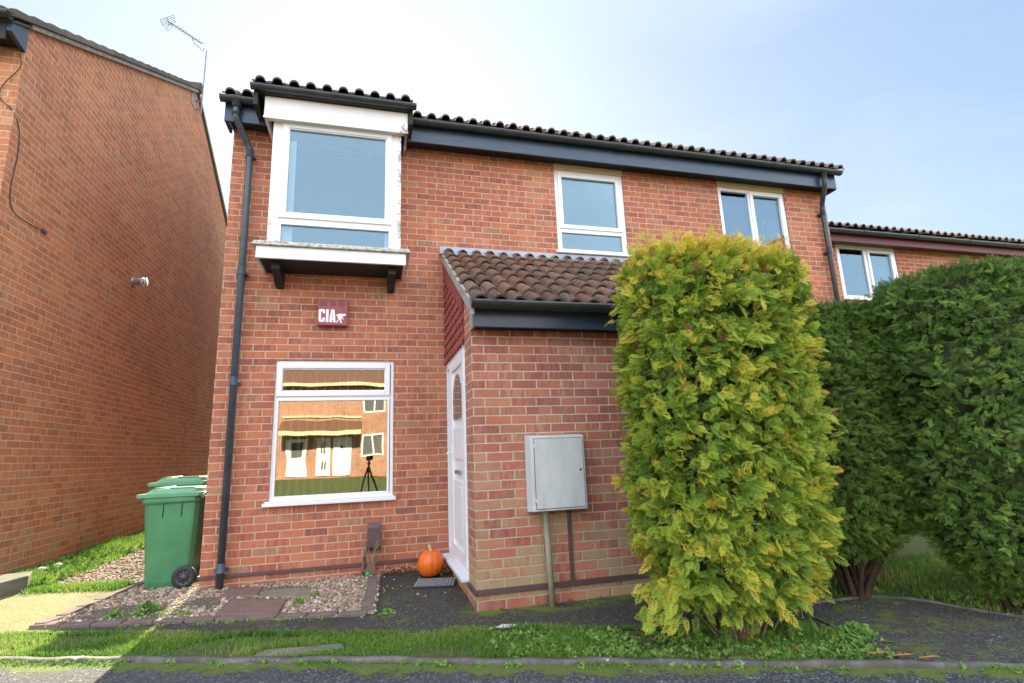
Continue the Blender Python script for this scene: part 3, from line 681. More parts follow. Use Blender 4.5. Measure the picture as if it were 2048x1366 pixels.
extr(s,[(1196,697),(1225,687),(1255,695),(1262,712),(1250,735),(1215,750),(1191,745)])
extr(s,[(1172,790),(1200,825),(1197,852),(1180,842),(1150,800)])
extr(s,[(1061,841),(1100,838),(1070,880),(1022,920),(1048,932),(1045,942),(1000,935),(1002,915)])
extr(s,[(1102,836),(1140,830),(1150,868),(1128,903),(1165,922),(1160,941),(1102,940),(1108,880)])
s.build('emblem',M_letter,al)
# --- porch
PX0,PX1,PY=.355,3.76,-1.5621
s=MB(); wall(s,(PX0,PY,0),(1,0,0),0,PX1-PX0,-.35,2.14,(),0,.1,(0,-1,0))
# left pier return and right side
wall(s,(PX0,PY,0),(0,1,0),0,.322,-.35,2.40,(),.1125,.1,(-1,0,0))
wall(s,(PX0,PY,0),(0,1,0),.322,1.56,-.35,.0,(),.1125,.1,(-1,0,0))
wall(s,(PX1,PY,0),(0,1,0),0,1.56,-.35,3.2,(),.1125,.1,(1,0,0))
s.add([(PX0,PY+.322,0),(PX0+.10,PY+.322,0),(PX0+.10,PY+.322,2.4),(PX0,PY+.322,2.4)],[(0,1,2,3)],[[(0,0),(.1,0),(.1,2.4),(0,2.4)]])
s.build('porch_wall',M_brickP,house)
s=MB(); s.box(PX0+.002,PX1,PY-.020,PY-.003,-.032,.010); s.box(PX0-.018,PX0-.003,PY-.02,PY+.3,-.032,.010); s.box(1.13,1.162,PY-.018,PY-.003,.0105,.56); s.build('damp_course_strip',M_brownpl,house,bevel=.003)
ROOFZ=lambda y:3.345+.618*y
s=MB(); tiles(s,.315,PX1+.05,-1.80,ROOFZ(-1.80),-.0,ROOFZ(0),gauge=.30,pitch=.1655,r=.062,jit=.006)
pr=s.build('porch_roof',M_tileR,house)
s=MB(); deck(s,.335,PX1+.03,[(-1.76,ROOFZ(-1.76)-.004),(-.002,ROOFZ(0)-.004)],.035); s.build('roof_deck',M_cement,pr)
# mortar verge
s=MB(); pts=[(-1.80,ROOFZ(-1.80)-.075),(-1.80,ROOFZ(-1.80)+.03),(0-.002,ROOFZ(0)+.035),(0-.002,ROOFZ(0)-.06)]
s.prism(pts,.312,.345,'x'); s.build('verge_mortar',M_cement,pr,bevel=.004)
s=MB(); s.box(.295,PX1+.05,-.012,-.002,3.375,3.462);
# wavy lead apron dressed on the tiles
n=210; vs=[]
for i in range(n+1):
    x=.295+(PX1-.25)*i/n; u=((x-.315)/.1655)%1; hb=.055*max(0,math.sin(math.pi*min(1,max(0,(u-.12)/.76))))
    vs+= [(x,-.008,3.428),(x,-.03,ROOFZ(-.03)+.05+hb*.8),(x,-.075-.012*math.sin(i*.9),ROOFZ(-.075)+.045+hb)]
s.add(vs,[(3*i+k,3*i+k+1,3*i+k+4,3*i+k+3) for i in range(n) for k in (0,1)],None,0,True)
s.build('lead_flashing',M_lead,pr)
mb=gutter(MB(),.318,PX1+.02,-1.835,2.265,.056)
for x in (.50,1.62,2.5): gclip(mb,x,-1.835,2.265,.061,.05)
mb.build('porch_gutter',M_gutter,house)
s=MB(); s.box(.352,PX1+.02,-1.715,-1.69,2.075,2.262); s.build('porch_fascia',M_fascia,house,bevel=.003)
s=MB(); s.box(.375,PX1,-1.689,PY+.0,2.085,2.10); s.build('porch_soffit',M_black,house)
s=MB(); s.prism([(-1.688,2.078),(-1.688,2.262),(-1.62,2.33),(PY+.07,2.36),(PY+.0,2.078)],.350,.368,'x'); s.build('fascia_end',M_lead,house)
# bargeboard and tile hanging above the door
s=MB(); s.prism([(-1.24,ROOFZ(-1.24)-.065),(-.002,ROOFZ(0)-.065),(-.002,ROOFZ(0)-.28),(-1.24,ROOFZ(-1.24)-.24)],.330,.350,'x'); s.build('bargeboard',M_rust if False else M_hang,house,bevel=.003)
s=MB(); s.prism([(-1.238,2.05),(-.003,2.05),(-.003,ROOFZ(0)-.1),(-1.238,ROOFZ(-1.238)-.1)],.362,.385,'x',.3)
rowh=.098; tw=.15
for i in range(14):
    z=2.035+i*rowh
    for k in range(-1,10):
        y0=-1.238+k*tw+(tw/2 if i%2 else 0); y1=y0+tw-.004
        y0c,y1c=max(y0,-1.238),min(y1,-.004)
        if y1c-y0c<.02: continue
        if z+.02>ROOFZ((y0c+y1c)/2)-.12: continue
        ym=(y0+y1)/2; pts=[(max(y0c,y0),z+.035),(max(ym-.03,y0c) if ym-.03<y1c else y1c-.001,z),(min(ym+.03,y1c) if ym+.03>y0c else y0c+.001,z),(y1c,z+.035),(y1c,z+rowh+.03),(y0c,z+rowh+.03)]
        xf=[.334 if q[1]<z+.04 else .352 for q in pts]; n=len(pts)
        V0=[(xf[j],pts[j][0],pts[j][1]) for j in range(n)]; V1=[(.361,p[0],p[1]) for p in pts]
        s.add(V0+V1,[tuple(range(n))]+[(j,(j+1)%n,n+(j+1)%n,n+j) for j in range(n)],None,float(RNG.uniform(.05,.95)))
s.build('tile_hanging',M_hang,house)
# --- front door set (plane x=.36, facing -x)
D0,D1=-1.238,-.008
f=MB(); xf,xb=.362,.432
f.box(xf,xb,D0,D0+.055,.035,2.05); f.box(xf,xb,D1-.055,D1,.035,2.05); f.box(xf,xb,D0+.055,D1-.055,1.995,2.05); f.box(xf,xb,D0+.055,D1-.055,.035,.085); f.box(xf,xb,-.345,-.285,.085,1.995)
door=f.build('front_door',M_upvc,house,bevel=.005)
s=MB(); s.box(.290,.45,D0-.005,D1+.0,.0,.034); s.build('threshold',M_upvc,door,bevel=.006)
def ybars(mb,y0,y1,z0,z1,x0,x1,w):
    mb.box(x0,x1,y0,y0+w,z0,z1); mb.box(x0,x1,y1-w,y1,z0,z1); mb.box(x0,x1,y0+w,y1-w,z1-w,z1); mb.box(x0,x1,y0+w,y1-w,z0,z0+w)
s=MB(); ybars(s,-.284,-.065,.09,1.99,.352,.40,.032); s.build('side_light_bead',M_upvc,door,bevel=.004)
s=MB(); s.box(.388,.394,-.26,-.09,.115,1.965); s.build('pane',M_glassU,door)
s=MB(); ybars(s,-1.180,-.350,.09,1.99,.346,.42,.105); s.box(.370,.40,-1.076,-.454,.195,1.885)
s.box(.352,.369,-1.02,-.51,.25,.80); s.box(.352,.369,-1.02,-.51,1.00,1.30); s.box(.346,.351,-.98,-.55,.30,.75)
leaf=s.build('door_leaf',M_upvc,door,bevel=.006)
s=MB(); pts=[(-1.02,1.38)]+[(-.765-.255*math.cos(math.pi*k/12),1.58+.24*math.sin(math.pi*k/12)) for k in range(13)]+[(-.51,1.38)]
s.prism(pts,.352,.369,'x'); s.build('fanlight',M_glassU,leaf)
s=MB(); s.box(.338,.345,-.89,-.64,.86,.90); s.build('letterbox',M_galv,leaf,bevel=.003)
s=MB(); s.box(.338,.345,-.425,-.385,.92,1.14); s.tube([(.338,-.405,1.06),(.30,-.405,1.06),(.298,-.42,1.06),(.298,-.51,1.06)],.009,8); s.build('handle',M_upvc,leaf)
# --- meter box
s=MB(); s.prism([(.788,.562),(1.292,.562),(1.292,1.176),(.788,1.176)],PY-.002,PY-.03,'y')
a_=(.788,1.292,.562,1.176); b_=(.806,1.268,.572,1.163)
V=[(a_[0],PY-.031,a_[2]),(a_[1],PY-.031,a_[2]),(a_[1],PY-.031,a_[3]),(a_[0],PY-.031,a_[3]),(b_[0],PY-.135,b_[2]),(b_[1],PY-.135,b_[2]),(b_[1],PY-.135,b_[3]),(b_[0],PY-.135,b_[3])]
s.add(V,[(0,1,5,4),(1,2,6,5),(2,3,7,6),(3,0,4,7),(4,5,6,7)])
mbx=s.build('meter_box',M_meter,house,bevel=.006)
s=MB(); s.box(.828,1.254,PY-.1372,PY-.1352,.588,1.147); s.build('door_gap',M_gap,mbx)
s=MB(); s.box(.832,1.250,PY-.142,PY-.1374,.592,1.143); s.build('meter_door',M_meter,mbx,bevel=.003)
for z_ in (1.075,.64):
    s=MB(); s.box(.815,.840,PY-.144,PY-.1355,z_,z_+.03); s.build('hinge',M_meter,mbx)
s=MB(); s.lathe([(.0001,-.1455),(.009,-.1455),(.009,-.142)],(1.222,PY,.885),'y',12); s.build('lock',M_gap,mbx)
s=MB(); s.tube([(.925,PY-.07,.57),(.93,PY-.072,.35),(.945,PY-.075,gzf(.95,-1.65)-.02)],.0245,14); s.build('conduit',M_khaki,house)
def cr(pts,k=5):
    p=[np.array(q,float) for q in pts]; p=[2*p[0]-p[1]]+p+[2*p[-1]-p[-2]]; o=[]
    for i in range(1,len(p)-2):
        for j in range(k):
            t=j/k; o.append(tuple(.5*((2*p[i])+(-p[i-1]+p[i+1])*t+(2*p[i-1]-5*p[i]+4*p[i+1]-p[i+2])*t*t+(-p[i-1]+3*p[i]-3*p[i+1]+p[i+2])*t**3)))
    return o+[tuple(p[-2])]
# ------------------------------------------------------------------ left neighbour
LX=-3.963; LY=-.11; LD=9.55
lh=empty('gable_end_house',(LX,LY,-.05),'orange brick house with tall windowless gable wall and aerial, left of the alley','house')
zt=lambda y:5.585+.588*(y+.08)
s=MB()
q=[(LX,LY,-.3),(LX,LD,-.3),(LX,LD,5.585),(LX,4.735,8.40),(LX,LY,zt(LY))]
s.add(q,[(0,1,2,3,4)],[[(p[1]-LY+.1125,p[2]) for p in q]])
wall(s,(LX-6,LY,0),(1,0,0),0,6,-.3,5.29,(),.05,.1,(0,-1,0)); wall(s,(LX-6,LD,0),(1,0,0),0,6,-.3,5.4,(),.05,.1,(0,1,0)); 
q=[(LX-6,LY,-.3),(LX-6,LD,-.3),(LX-6,LD,5.585),(LX-6,4.735,8.40),(LX-6,LY,zt(LY))]; s.add(q,[(4,3,2,1,0)],[[(p[1],p[2]) for p in q][::-1]])
s.build('wall',M_brickL,lh)
s=MB(); ev=-.42; ez=zt(ev)+.03
tiles(s,LX+.045-6.1,LX+.045,ev,ez,4.735,ez+.588*(4.735-ev),pitch=.1695,seg=6)
deck(s,LX-6,LX+.04,[(ev+.05,ez),(4.735,ez+.588*(4.735-ev)-.02),(LD+.3,5.45)],.03)
lr=s.build('roof',M_tileV,lh)
# verge: each course shows its thick edge
s=MB(); L=math.hypot(4.735-ev,.588*(4.735-ev)); cs,sn=1/math.hypot(1,.588),.588/math.hypot(1,.588)
k=0; d=0
while d<L-.02:
    d1=min(d+.30,L)
    P=lambda dd,h:(ev+dd*cs-h*sn, ez+dd*sn+h*cs)
    s.prism([P(d,-.005),P(d1+.02,-.005),P(d1+.02,.046),(P(d+.15,.062)),P(d,.072)],LX+.018,LX+.085,'x',float(RNG.uniform(.1,.9))); d=d1
s.build('verge_tile',M_tileV,lr,bevel=.008)
P=lambda dd,h:(ev+dd*cs-h*sn, ez+dd*sn+h*cs)
s=MB(); s.prism([P(.3,-.055),P(L,-.065),P(L,-.007),P(.3,-.007)],LX+.004,LX+.055,'x')
yy=4.735; s.prism([(yy,8.40+.0),(yy,8.46),(LD+.2,5.64),(LD+.2,5.56)],LX+.004,LX+.05,'x'); s.build('verge_mortar',M_cement,lr,bevel=.004)
s=MB(); s.tube([(LX-6,4.735,ez+.588*(4.735-ev)+.03),(LX+.09,4.735,ez+.588*(4.735-ev)+.03)],.11,12); s.build('ridge_tile',M_tileV,lr)
s=MB(); s.prism([(LY-.002,5.25),(LY-.002,zt(LY)-.02),(-.36,zt(-.36)-.02),(-.36,5.30)],LX-.03,LX+.012,'x'); s.build('soffit_box',M_fascia,lh,bevel=.003)
s=MB(); s.box(LX-6,LX-.031,-.36,-.34,5.20,5.42); s.box(LX-6,LX-.031,-.339,LY,5.291,5.31); s.build('fascia',M_black,lh)
s=gutter(MB(),LX-6,LX+.02,-.425,5.44,.058); s.build('gutter',M_gutter,lh)
s=MB(); s.tube(cr([(LX-.01,-.16,5.2),(LX+.0,-.135,5.06),(LX-.12,-.125,4.85),(LX-.13,-.125,4.70),(LX-.03,-.125,4.6)]),.005,6)
s.tube(cr([(LX-.03,-.125,4.6),(LX+.012,-.03,4.45),(LX+.012,.02,4.17),(LX+.012,.0,3.88),(LX+.012,.02,3.68),(LX+.012,.10,3.59),(LX+.012,.27,3.575),(LX+.012,.60,3.60)]),.0045,6)
cb=s.build('cable',M_cable,lh); s=MB(); s.box(LX+.002,LX+.02,.58,.66,3.585,3.62); s.build('cable_box',M_brownpl,cb)
s=MB(); s.lathe([(.065,.0),(.065,.03),(.050,.032),(.050,.13),(.03,.132),(.03,.165)],(LX,2.893,3.778),'x',20); fl=s.build('boiler_flue',M_galv,lh)
s=MB(); s.lathe([(.0001,.17),(.062,.17),(.062,.185),(.0001,.187)],(LX,2.893,3.778),'x',20); s.build('flue_cap',M_meter,fl)
s=MB(); s.lathe([(.056,.125),(.062,.13),(.062,.142),(.052,.146)],(LX,2.893,3.778),'x',20); s.build('flue_ring',M_meter,fl)
# aerial
ae=MB(); mx_,my=LX+.10,4.78
ae.tube([(mx_,my,7.92),(mx_,my,9.40)],.014,8); ae.box(LX+.002,mx_+.01,my-.012,my+.012,8.20,8.225); ae.box(LX+.002,mx_+.01,my-.012,my+.012,8.02,8.045); ae.box(LX+.001,LX+.012,my-.30,my-.1,7.99,8.26); ae.box(LX+.001,LX+.012,my-.30,my+.02,8.2,8.22)
ant=ae.build('aerial_mast',M_galv,lh)
s=MB(); s.tube([(-3.89,4.7,9.38),(-3.895,4.7,9.30),(-3.967,4.7,9.385),(-4.06,4.7,9.46),(-4.105,4.7,9.53),(-4.115,4.7,9.604)],.011,8); s.tube([(-4.574,4.7,9.896),(-3.929,4.7,9.489)],.012,8)
bd=Vector((.645,0,-.407)).normalized(); el=Vector((.66,.55,.37)).normalized()
for k in range(9):
    c=Vector((-4.574,4.7,9.896))+bd*(.15+k*.072); hl=.135-.005*k; s.tube([c-el*hl,c+el*hl],.004,5)
s.build('boom',M_galv,ant)
s=MB(); A,B,C_,D_=[Vector((p[0],4.70,p[1])) for p in ((-4.723,9.906),(-4.489,10.068),(-4.438,9.913),(-4.66,9.758))]
for k in range(5):
    t=k/4; s.tube([A.lerp(D_,t),B.lerp(C_,t)],.006,5)
for t in (0,.45,.55,1): s.tube([A.lerp(B,t),D_.lerp(C_,t)],.006,5)
s.tube([(-4.61,4.7,9.699),(-4.569,4.7,9.667),(-4.484,4.7,9.823),(-4.532,4.7,9.844),(-4.61,4.7,9.699)],.006,5); s.build('reflector',M_galv,ant)

# ------------------------------------------------------------------ right neighbour
RY=1.0
rh=empty('set_back_house',(7.0,RY,-.12),'set-back red brick house with oxblood fascia behind the dark hedge, right','house')
s=MB(); wall(s,(6.15,RY,0),(1,0,0),0,9,-.3,4.42,[(7.29-6.15,8.60-6.15,3.40,4.385)],.06,.1,(0,-1,0)); wall(s,(15.15,RY,0),(0,1,0),0,8.6,-.3,4.42,(),0,.1,(1,0,0)); wall(s,(6.15,9.6,0),(1,0,0),0,9,-.3,4.42,(),0,.1,(0,1,0)); s.build('wall',M_brick,rh)
s=MB(); tiles(s,6.15,15.3,.66,4.53,RIDGE_Y+.4,4.53+.33*(RIDGE_Y+.4-.66),pitch=.1665); deck(s,6.15,15.25,[(.72,4.540),(RIDGE_Y+.4,4.53+.33*(RIDGE_Y+.4-.66)-.02),(9.8,4.5)]); s.build('roof',M_tileD,rh)
s=gutter(MB(),6.15,15.3,.70,4.50,.055)
for x in (7.6,8.8,10,11.2,12.4): gclip(s,x,.70,4.50,.06,.05)
s.build('gutter',M_gutter,rh)
s=MB(); s.box(6.15,15.25,.78,.80,4.33,4.50); s.build('fascia',M_rust,rh,bevel=.003)
s=MB(); s.box(6.15,15.25,.801,RY,4.372,4.39); s.build('soffit',M_brownpl,rh)
f=MB(); f.box(7.29,7.37,RY+.01,RY+.08,3.40,4.385); f.box(8.53,8.60,RY+.01,RY+.08,3.40,4.385); f.box(7.37,8.53,RY+.01,RY+.08,4.31,4.385); f.box(7.37,8.53,RY+.01,RY+.08,3.40,3.46); f.box(7.89,7.95,RY+.01,RY+.08,3.46,4.31)
wn=f.build('window',M_upvc,rh,bevel=.005)
s=MB(); bars(s,7.955,8.535,3.45,4.32,RY-.006,RY+.05,.055); s.build('sash',M_upvc,wn,bevel=.005)
pane(wn,7.38,7.88,RY+.035,3.465,4.305,M_glassU); pane(wn,8.01,8.48,RY+.03,3.50,4.27,M_glassU); room(wn,7.29,8.6,3.4,4.385,RY+.1,2.5,M_int)
s=MB(); s.box(8.0,8.52,RY+.11,RY+.13,3.4,4.3); s.build('curtain',M_curtain,wn)
s=MB(); s.box(7.25,8.64,RY-.04,RY+.0,3.37,3.40); s.build('sill',M_upvc,wn)

# ------------------------------------------------------------------ houses across the road (seen mirrored in the glass)
OY=-20.0
oh=empty('facing_terrace',(-2,OY,.3),'sunlit orange brick terrace across the road, seen only mirrored in the ground floor window','house')
s=MB(); wall(s,(-16,OY,0),(1,0,0),0,30,.0,4.5,[(-.83+16,.22+16,3.2,4.2),(-.84+16,.21+16,1.12,2.12),(-9.5+16,-8.3+16,3.2,4.2),(5.0+16,6.2+16,3.2,4.2),(5.0+16,6.2+16,1.1,2.1)],0,.1,(0,1,0)); 
wall(s,(-16,OY,0),(0,-1,0),0,8,0,4.5,(),0,.1,(-1,0,0)); wall(s,(14,OY,0),(0,-1,0),0,8,0,4.5,(),0,.1,(1,0,0)); s.build('wall',M_brickO,oh)
s=MB(); 
V=[(-16.2,OY+.3,4.5),(14.2,OY+.3,4.5),(14.2,OY-4,7.0),(-16.2,OY-4,7.0),(-16.2,OY-8.3,4.5),(14.2,OY-8.3,4.5)]; s.add(V,[(0,1,2,3),(3,2,5,4)],None,.5); s.build('roof',M_tileR,oh)
s=MB(); s.box(-16.2,14.2,OY+.30,OY+.34,4.38,4.52); s.build('fascia',M_cream,oh)
s=MB(); V=[(-4.3,OY,2.80),(-.9,OY,2.80),(-.9,OY+1.0,2.3),(-4.3,OY+1.0,2.3)]; s.add(V,[(0,1,2,3)],None,.6); s.build('canopy_roof',M_tileR,oh)
s=MB(); s.box(-4.3,-.9,OY+1.0,OY+1.05,2.12,2.30); s.box(-4.3,-.9,OY+.02,OY+.07,2.93,3.02); s.build('canopy_fascia',M_cream,oh)
for (a_,b_,zz) in ((-4.1,-3.2,2.0),(-2.80,-2.2,2.05),(-2.09,-1.33,2.06)):
    s=MB(); s.box(a_,b_,OY+.01,OY+.06,.33,zz); dr=s.build('door',M_upvc,oh)
    pn=[(a_+.2,b_-.2,1.2,1.85)] if a_<-4 else ([(xx,xx+.08,q0,q1) for xx in (a_+.2,b_-.28) for q0,q1 in ((1.3,1.8),(.6,1.0))] if a_<-2.5 else [(a_+.33,a_+.42,1.5,1.65)])
    for q in pn:
        s=MB(); s.box(q[0],q[1],OY+.061,OY+.07,q[2],q[3]); s.build('pane',M_intd,dr)
for (a_,b_,c_,d_) in ((-.83,.22,3.2,4.2),(-.84,.21,1.12,2.12),(-9.5,-8.3,3.2,4.2),(5.,6.2,3.2,4.2),(5.,6.2,1.1,2.1)):
    f=MB(); f.box(a_,a_+.07,OY-.06,OY+.01,c_,d_); f.box(b_-.07,b_,OY-.06,OY+.01,c_,d_); f.box(a_+.07,b_-.07,OY-.06,OY+.01,d_-.07,d_); f.box(a_+.07,b_-.07,OY-.06,OY+.01,c_,c_+.07); m_=(a_+b_)/2; f.box(m_-.04,m_+.04,OY-.06,OY+.01,c_+.07,d_-.07)
    wn=f.build('window',M_upvc,oh); s=MB(); s.box(a_+.05,b_-.05,OY-.05,OY-.04,c_+.05,d_-.05); s.build('pane',M_intd,wn)

# ------------------------------------------------------------------ camera tripod (its mirror image shows in the ground floor window)
tp=empty('camera_tripod',(-.4627,-5.98,gzf(-.46,-5.98)),'black camera tripod mirrored in the ground floor window glass','tripod')
g0=gzf(-.46,-6)
s=MB(); s.box(-.53,-.395,-6.03,-5.955,.99,1.085); s.build('camera_body',M_tyre,tp,bevel=.01)
s=MB(); s.tube([(-.4627,-5.99,.99),(-.4627,-5.99,.55)],.02,10); s.box(-.50,-.425,-6.03,-5.95,.90,.94); s.build('centre_column',M_tyre,tp)
for a in (90,210,330):
    s=MB(); s.tube([(-.4627,-5.99,.88),(-.4627+.42*math.cos(rad(a)),-5.99+.42*math.sin(rad(a)),g0)],[.02,.012],8); s.build('leg',M_tyre,tp)

# ------------------------------------------------------------------ wheelie bins
def make_bin(loc,label):
    """side-on two-wheeled bin; local x front(-) to back(+), y width"""
    b=empty('wheelie_bin',loc,label,'bin','green wheelie bins in the alley')
    H=.86
    def ring(z,x0,x1,y0,y1,ch): 
        return [(x0+ch,y0,z),(x1-ch,y0,z),(x1,y0+ch,z),(x1,y1-ch,z),(x1-ch,y1,z),(x0+ch,y1,z),(x0,y1-ch,z),(x0,y0+ch,z)]
    rings=[ring(.0,.045,.40,.06,.42,.035),ring(.06,.035,.44,.045,.435,.04),(ring(.78,-.012,.475,.0,.48,.045)),ring(.80,-.035,.480,-.02,.50,.045),ring(.845,-.038,.485,-.02,.50,.045)]
    s=MB(); V=sum(rings,[]); f=[(8*i+k,8*i+(k+1)%8,8*i+8+(k+1)%8,8*i+8+k) for i in range(4) for k in range(8)]+[tuple(range(8))[::-1]]
    s.add(V,f,None,0,False); s.add([V[32+k] for k in range(8)],[tuple(range(8))])
    body=s.build('body',M_green,b,local=True,bevel=.012)
    for q in (.17,.33):
        s=MB(); s.tube([(q,-.002,.80),(q-.005,.004,.66)],.004,5); s.build('side_rib',M_gutter,body,local=True)
    s=MB()
    r2=[ring(.848,-.075,.50,-.028,.508,.03),ring(.885,-.078,.505,-.030,.51,.03),ring(.887,-.015,.49,-.012,.49,.04),ring(.925,.03,.475,.01,.47,.06),ring(.932,.07,.44,.05,.43,.06)]
    V=sum(r2,[]); s.add(V,[(8*i+k,8*i+(k+1)%8,8*i+8+(k+1)%8,8*i+8+k) for i in range(4) for k in range(8)]+[tuple(range(8))[::-1]]); s.add([V[32+k] for k in range(8)],[tuple(range(8))])
    s.box(.05,.14,.06,.42,.93,.94); s.box(.20,.42,.02,.05,.928,.938)
    lid=s.build('lid',M_greenl,b,local=True,bevel=.006)
    s=MB(); s.tube([(.51,.03,.865),(.57,.03,.875),(.575,.24,.875),(.57,.45,.875),(.51,.45,.865)],.015,8); s.tube([(.505,.0,.845),(.505,.48,.845)],.018,8); s.build('handle',M_green,b,local=True)
    s=MB(); s.tube([(.40,-.01,.105),(.40,.49,.105)],.010,8); s.build('axle',M_hub,b,local=True)
    for yy,sg in ((-.015,-1),(.495,1)):
        s=MB(); c=(.40,yy,.105)
        s.lathe([(.070,-.022),(.092,-.024),(.103,-.015),(.105,0),(.103,.015),(.092,.024),(.070,.022)],c,'y',28); wl=s.build('wheel',M_tyre,b,local=True)
        s=MB(); s.lathe([(.0001,.020*sg),(.022,.020*sg),(.024,.012*sg)],c,'y',16); s.lathe([(.072,.014*sg),(.060,.014*sg),(.060,.0)],c,'y',24)
        for k in range(8):
            a=k*math.pi/4; s.tube([(c[0]+.02*math.cos(a),c[1]+.010*sg,c[2]+.02*math.sin(a)),(c[0]+.064*math.cos(a),c[1]+.010*sg,c[2]+.064*math.sin(a))],.006,5)
        s.lathe([(.0001,-.0),(.062,-.0)],c,'y',16); s.build('hub',M_hub,wl,local=True)
    return b
bin1=make_bin((-2.560,.15,gzf(-2.4,.3)+.012),'nearer green wheelie bin, its black wheel beside the house corner')
bin2=copy_tree(bin1); bin2.location=(-2.70,.80,gzf(-2.5,1)+.10); bin2['label']='farther green wheelie bin, mostly hidden behind the nearer bin'

# ------------------------------------------------------------------ pumpkin, doormat, small things
pk=empty('pumpkin',(.135,-.33,gzf(.13,-.33)+.01),'orange pumpkin with pale stem on the path beside the white door','pumpkin')
s=MB(); V=[];n=72;m_=20
for j in range(m_+1):
    ph=math.pi*j/m_; 
    for k in range(n):
        th=2*math.pi*k/n; rib=1-.045*abs(math.cos(th*6.5+.2*math.sin(2*th)))**3*math.sin(ph)**.6 ; 
        rr=.126*math.sin(ph)**.85*rib; z=.128+.128*math.cos(ph)*(1-.10*math.exp(-(math.sin(ph)/.35)**2)); V.append((rr*math.cos(th)*1.02,rr*math.sin(th),z+.006*math.sin(th+1)*math.sin(ph)))
s.add(V,[(j*n+k,j*n+(k+1)%n,(j+1)*n+(k+1)%n,(j+1)*n+k) for j in range(m_) for k in range(n)],None,0,True); s.build('body',M_pump,pk,local=True)
s=MB(); s.tube([(0,0,.222),(.0,0,.252),(-.006,.0,.276),(-.018,.0,.298)],[.024,.015,.013,.017],9); s.build('stem',M_stem,pk,local=True)
mt=empty('doormat',(.15,-.60,gzf(.15,-.6)+.012),'grey and black grid doormat on the path in front of the pumpkin','doormat',rz=rad(-14))
s=MB(); s.box(-.19,.19,-.155,.155,.0,.012); s.build('backing',M_matr,mt,local=True,bevel=.004)
s=MB()
for i in range(12):
    for j in range(9):
        cx,cy=-.168+i*.0305,-.135+j*.0337; s.tube([(cx+.012*math.cos(t*math.pi/4),cy+.012*math.sin(t*math.pi/4),.016) for t in range(9)],.0036,4,False)
s.build('pile',M_matb,mt,local=True)
def pebble_like(name,c,r,label,cat,m_,sc=(1,1,.7),group=None):
    s=MB(); V=[]
    rg=np.random.default_rng(int(abs(c[0]*1000)))
    for j in range(7):
        for k in range(9):
            ph=math.pi*j/6; th=2*math.pi*k/9; q=r*(1+.16*rg.normal()*(0<j<6)); V.append((c[0]+q*sc[0]*math.sin(ph)*math.cos(th),c[1]+q*sc[1]*math.sin(ph)*math.sin(th),c[2]+q*sc[2]*math.cos(ph)))
    s.add(V,[(j*9+k,(j+1)*9+k,(j+1)*9+(k+1)%9,j*9+(k+1)%9) for j in range(6) for k in range(9)],None,0,True)
    return tag(s.build(name,m_,loc=c),label,cat,group)
pebble_like('stone',(-3.80,1.16,gzf(-3.8,1.16)+.03),.058,'white stone on the grass against the gable wall, left one of two','stone',M_stonew)
pebble_like('stone',(-3.78,1.42,gzf(-3.8,1.42)+.03),.050,'greenish grey stone just right of the white stone at gable foot','stone',M_stonew)
pebble_like('ball',(-.462,-.10,gzf(-.46,-.1)+.035),.028,'small green ball on leaves at the foot of the dry plant','ball',simple('green_ball',(.02,.30,.12),.4),(1,1,1))
s=MB(); s.prism([(.40,-2.00),(.46,-1.96),(.54,-1.985),(.55,-2.02),(.47,-2.03)],gzf(.46,-2)+.022,gzf(.46,-2)+.028,'z'); tag(s.build('paper_scrap',M_litter,loc=(.47,-2,gzf(.47,-2))),'small pale scrap of litter on the path edge before the porch','litter')
def slab(name,pts,th,m_,label,cat,z=None,group=None,bev=.006):
    cx=sum(p[0] for p in pts)/len(pts); cy=sum(p[1] for p in pts)/len(pts); zz=gzf(cx,cy) if z is None else z
    s=MB(); s.prism(pts,zz-.05,zz+th,'z'); o=s.build(name,m_,loc=(cx,cy,zz),bevel=bev); return tag(o,label,cat,group)
slab('paving_slab',[(-1.61,-.93),(-1.14,-1.10),(-1.13,-.66),(-1.60,-.46)],.028,M_slabR,'reddish square paving slab in the gravel, nearest the path','paving slab',group=None)
slab('paving_slab',[(-1.73,-.36),(-1.41,-.46),(-1.42,-.15),(-1.69,-.03)],.022,M_slabR,'dark paving slab in the gravel, close to the grey downpipe','paving slab')
slab('paving_slab',[(-1.39,-.50),(-.94,-.66),(-.97,-.33),(-1.40,-.17)],.022,M_slabG,'buff paving slab in the gravel below the window','paving slab')
slab('paving_slab',[(-2.03,-.50),(-1.80,-.62),(-1.66,-.60),(-1.75,-.36),(-1.90,-.33)],.012,M_slabG,'sunken grey brown paving slab left of the dark slab','paving slab')
slab('paving_slab',[(-1.16,-1.93),(-1.10,-1.83),(-.62,-1.90),(-.60,-1.99),(-.83,-2.02)],.014,M_conc,'long narrow stone slab sunk in the grass verge','paving slab')
tb=[(-3.56,-.02),(-3.44,.20),(-3.28,-.12),(-3.37,-.32)]
slab('concrete_trough',[(-4.3,-.17),(-4.3,.36),(-3.62,.62),(-3.52,.36),(-3.60,.08)],.13,M_conc,'mossy concrete kerb block at the left edge by the gable wall','concrete block',z=gzf(-3.7,.2),bev=.012)
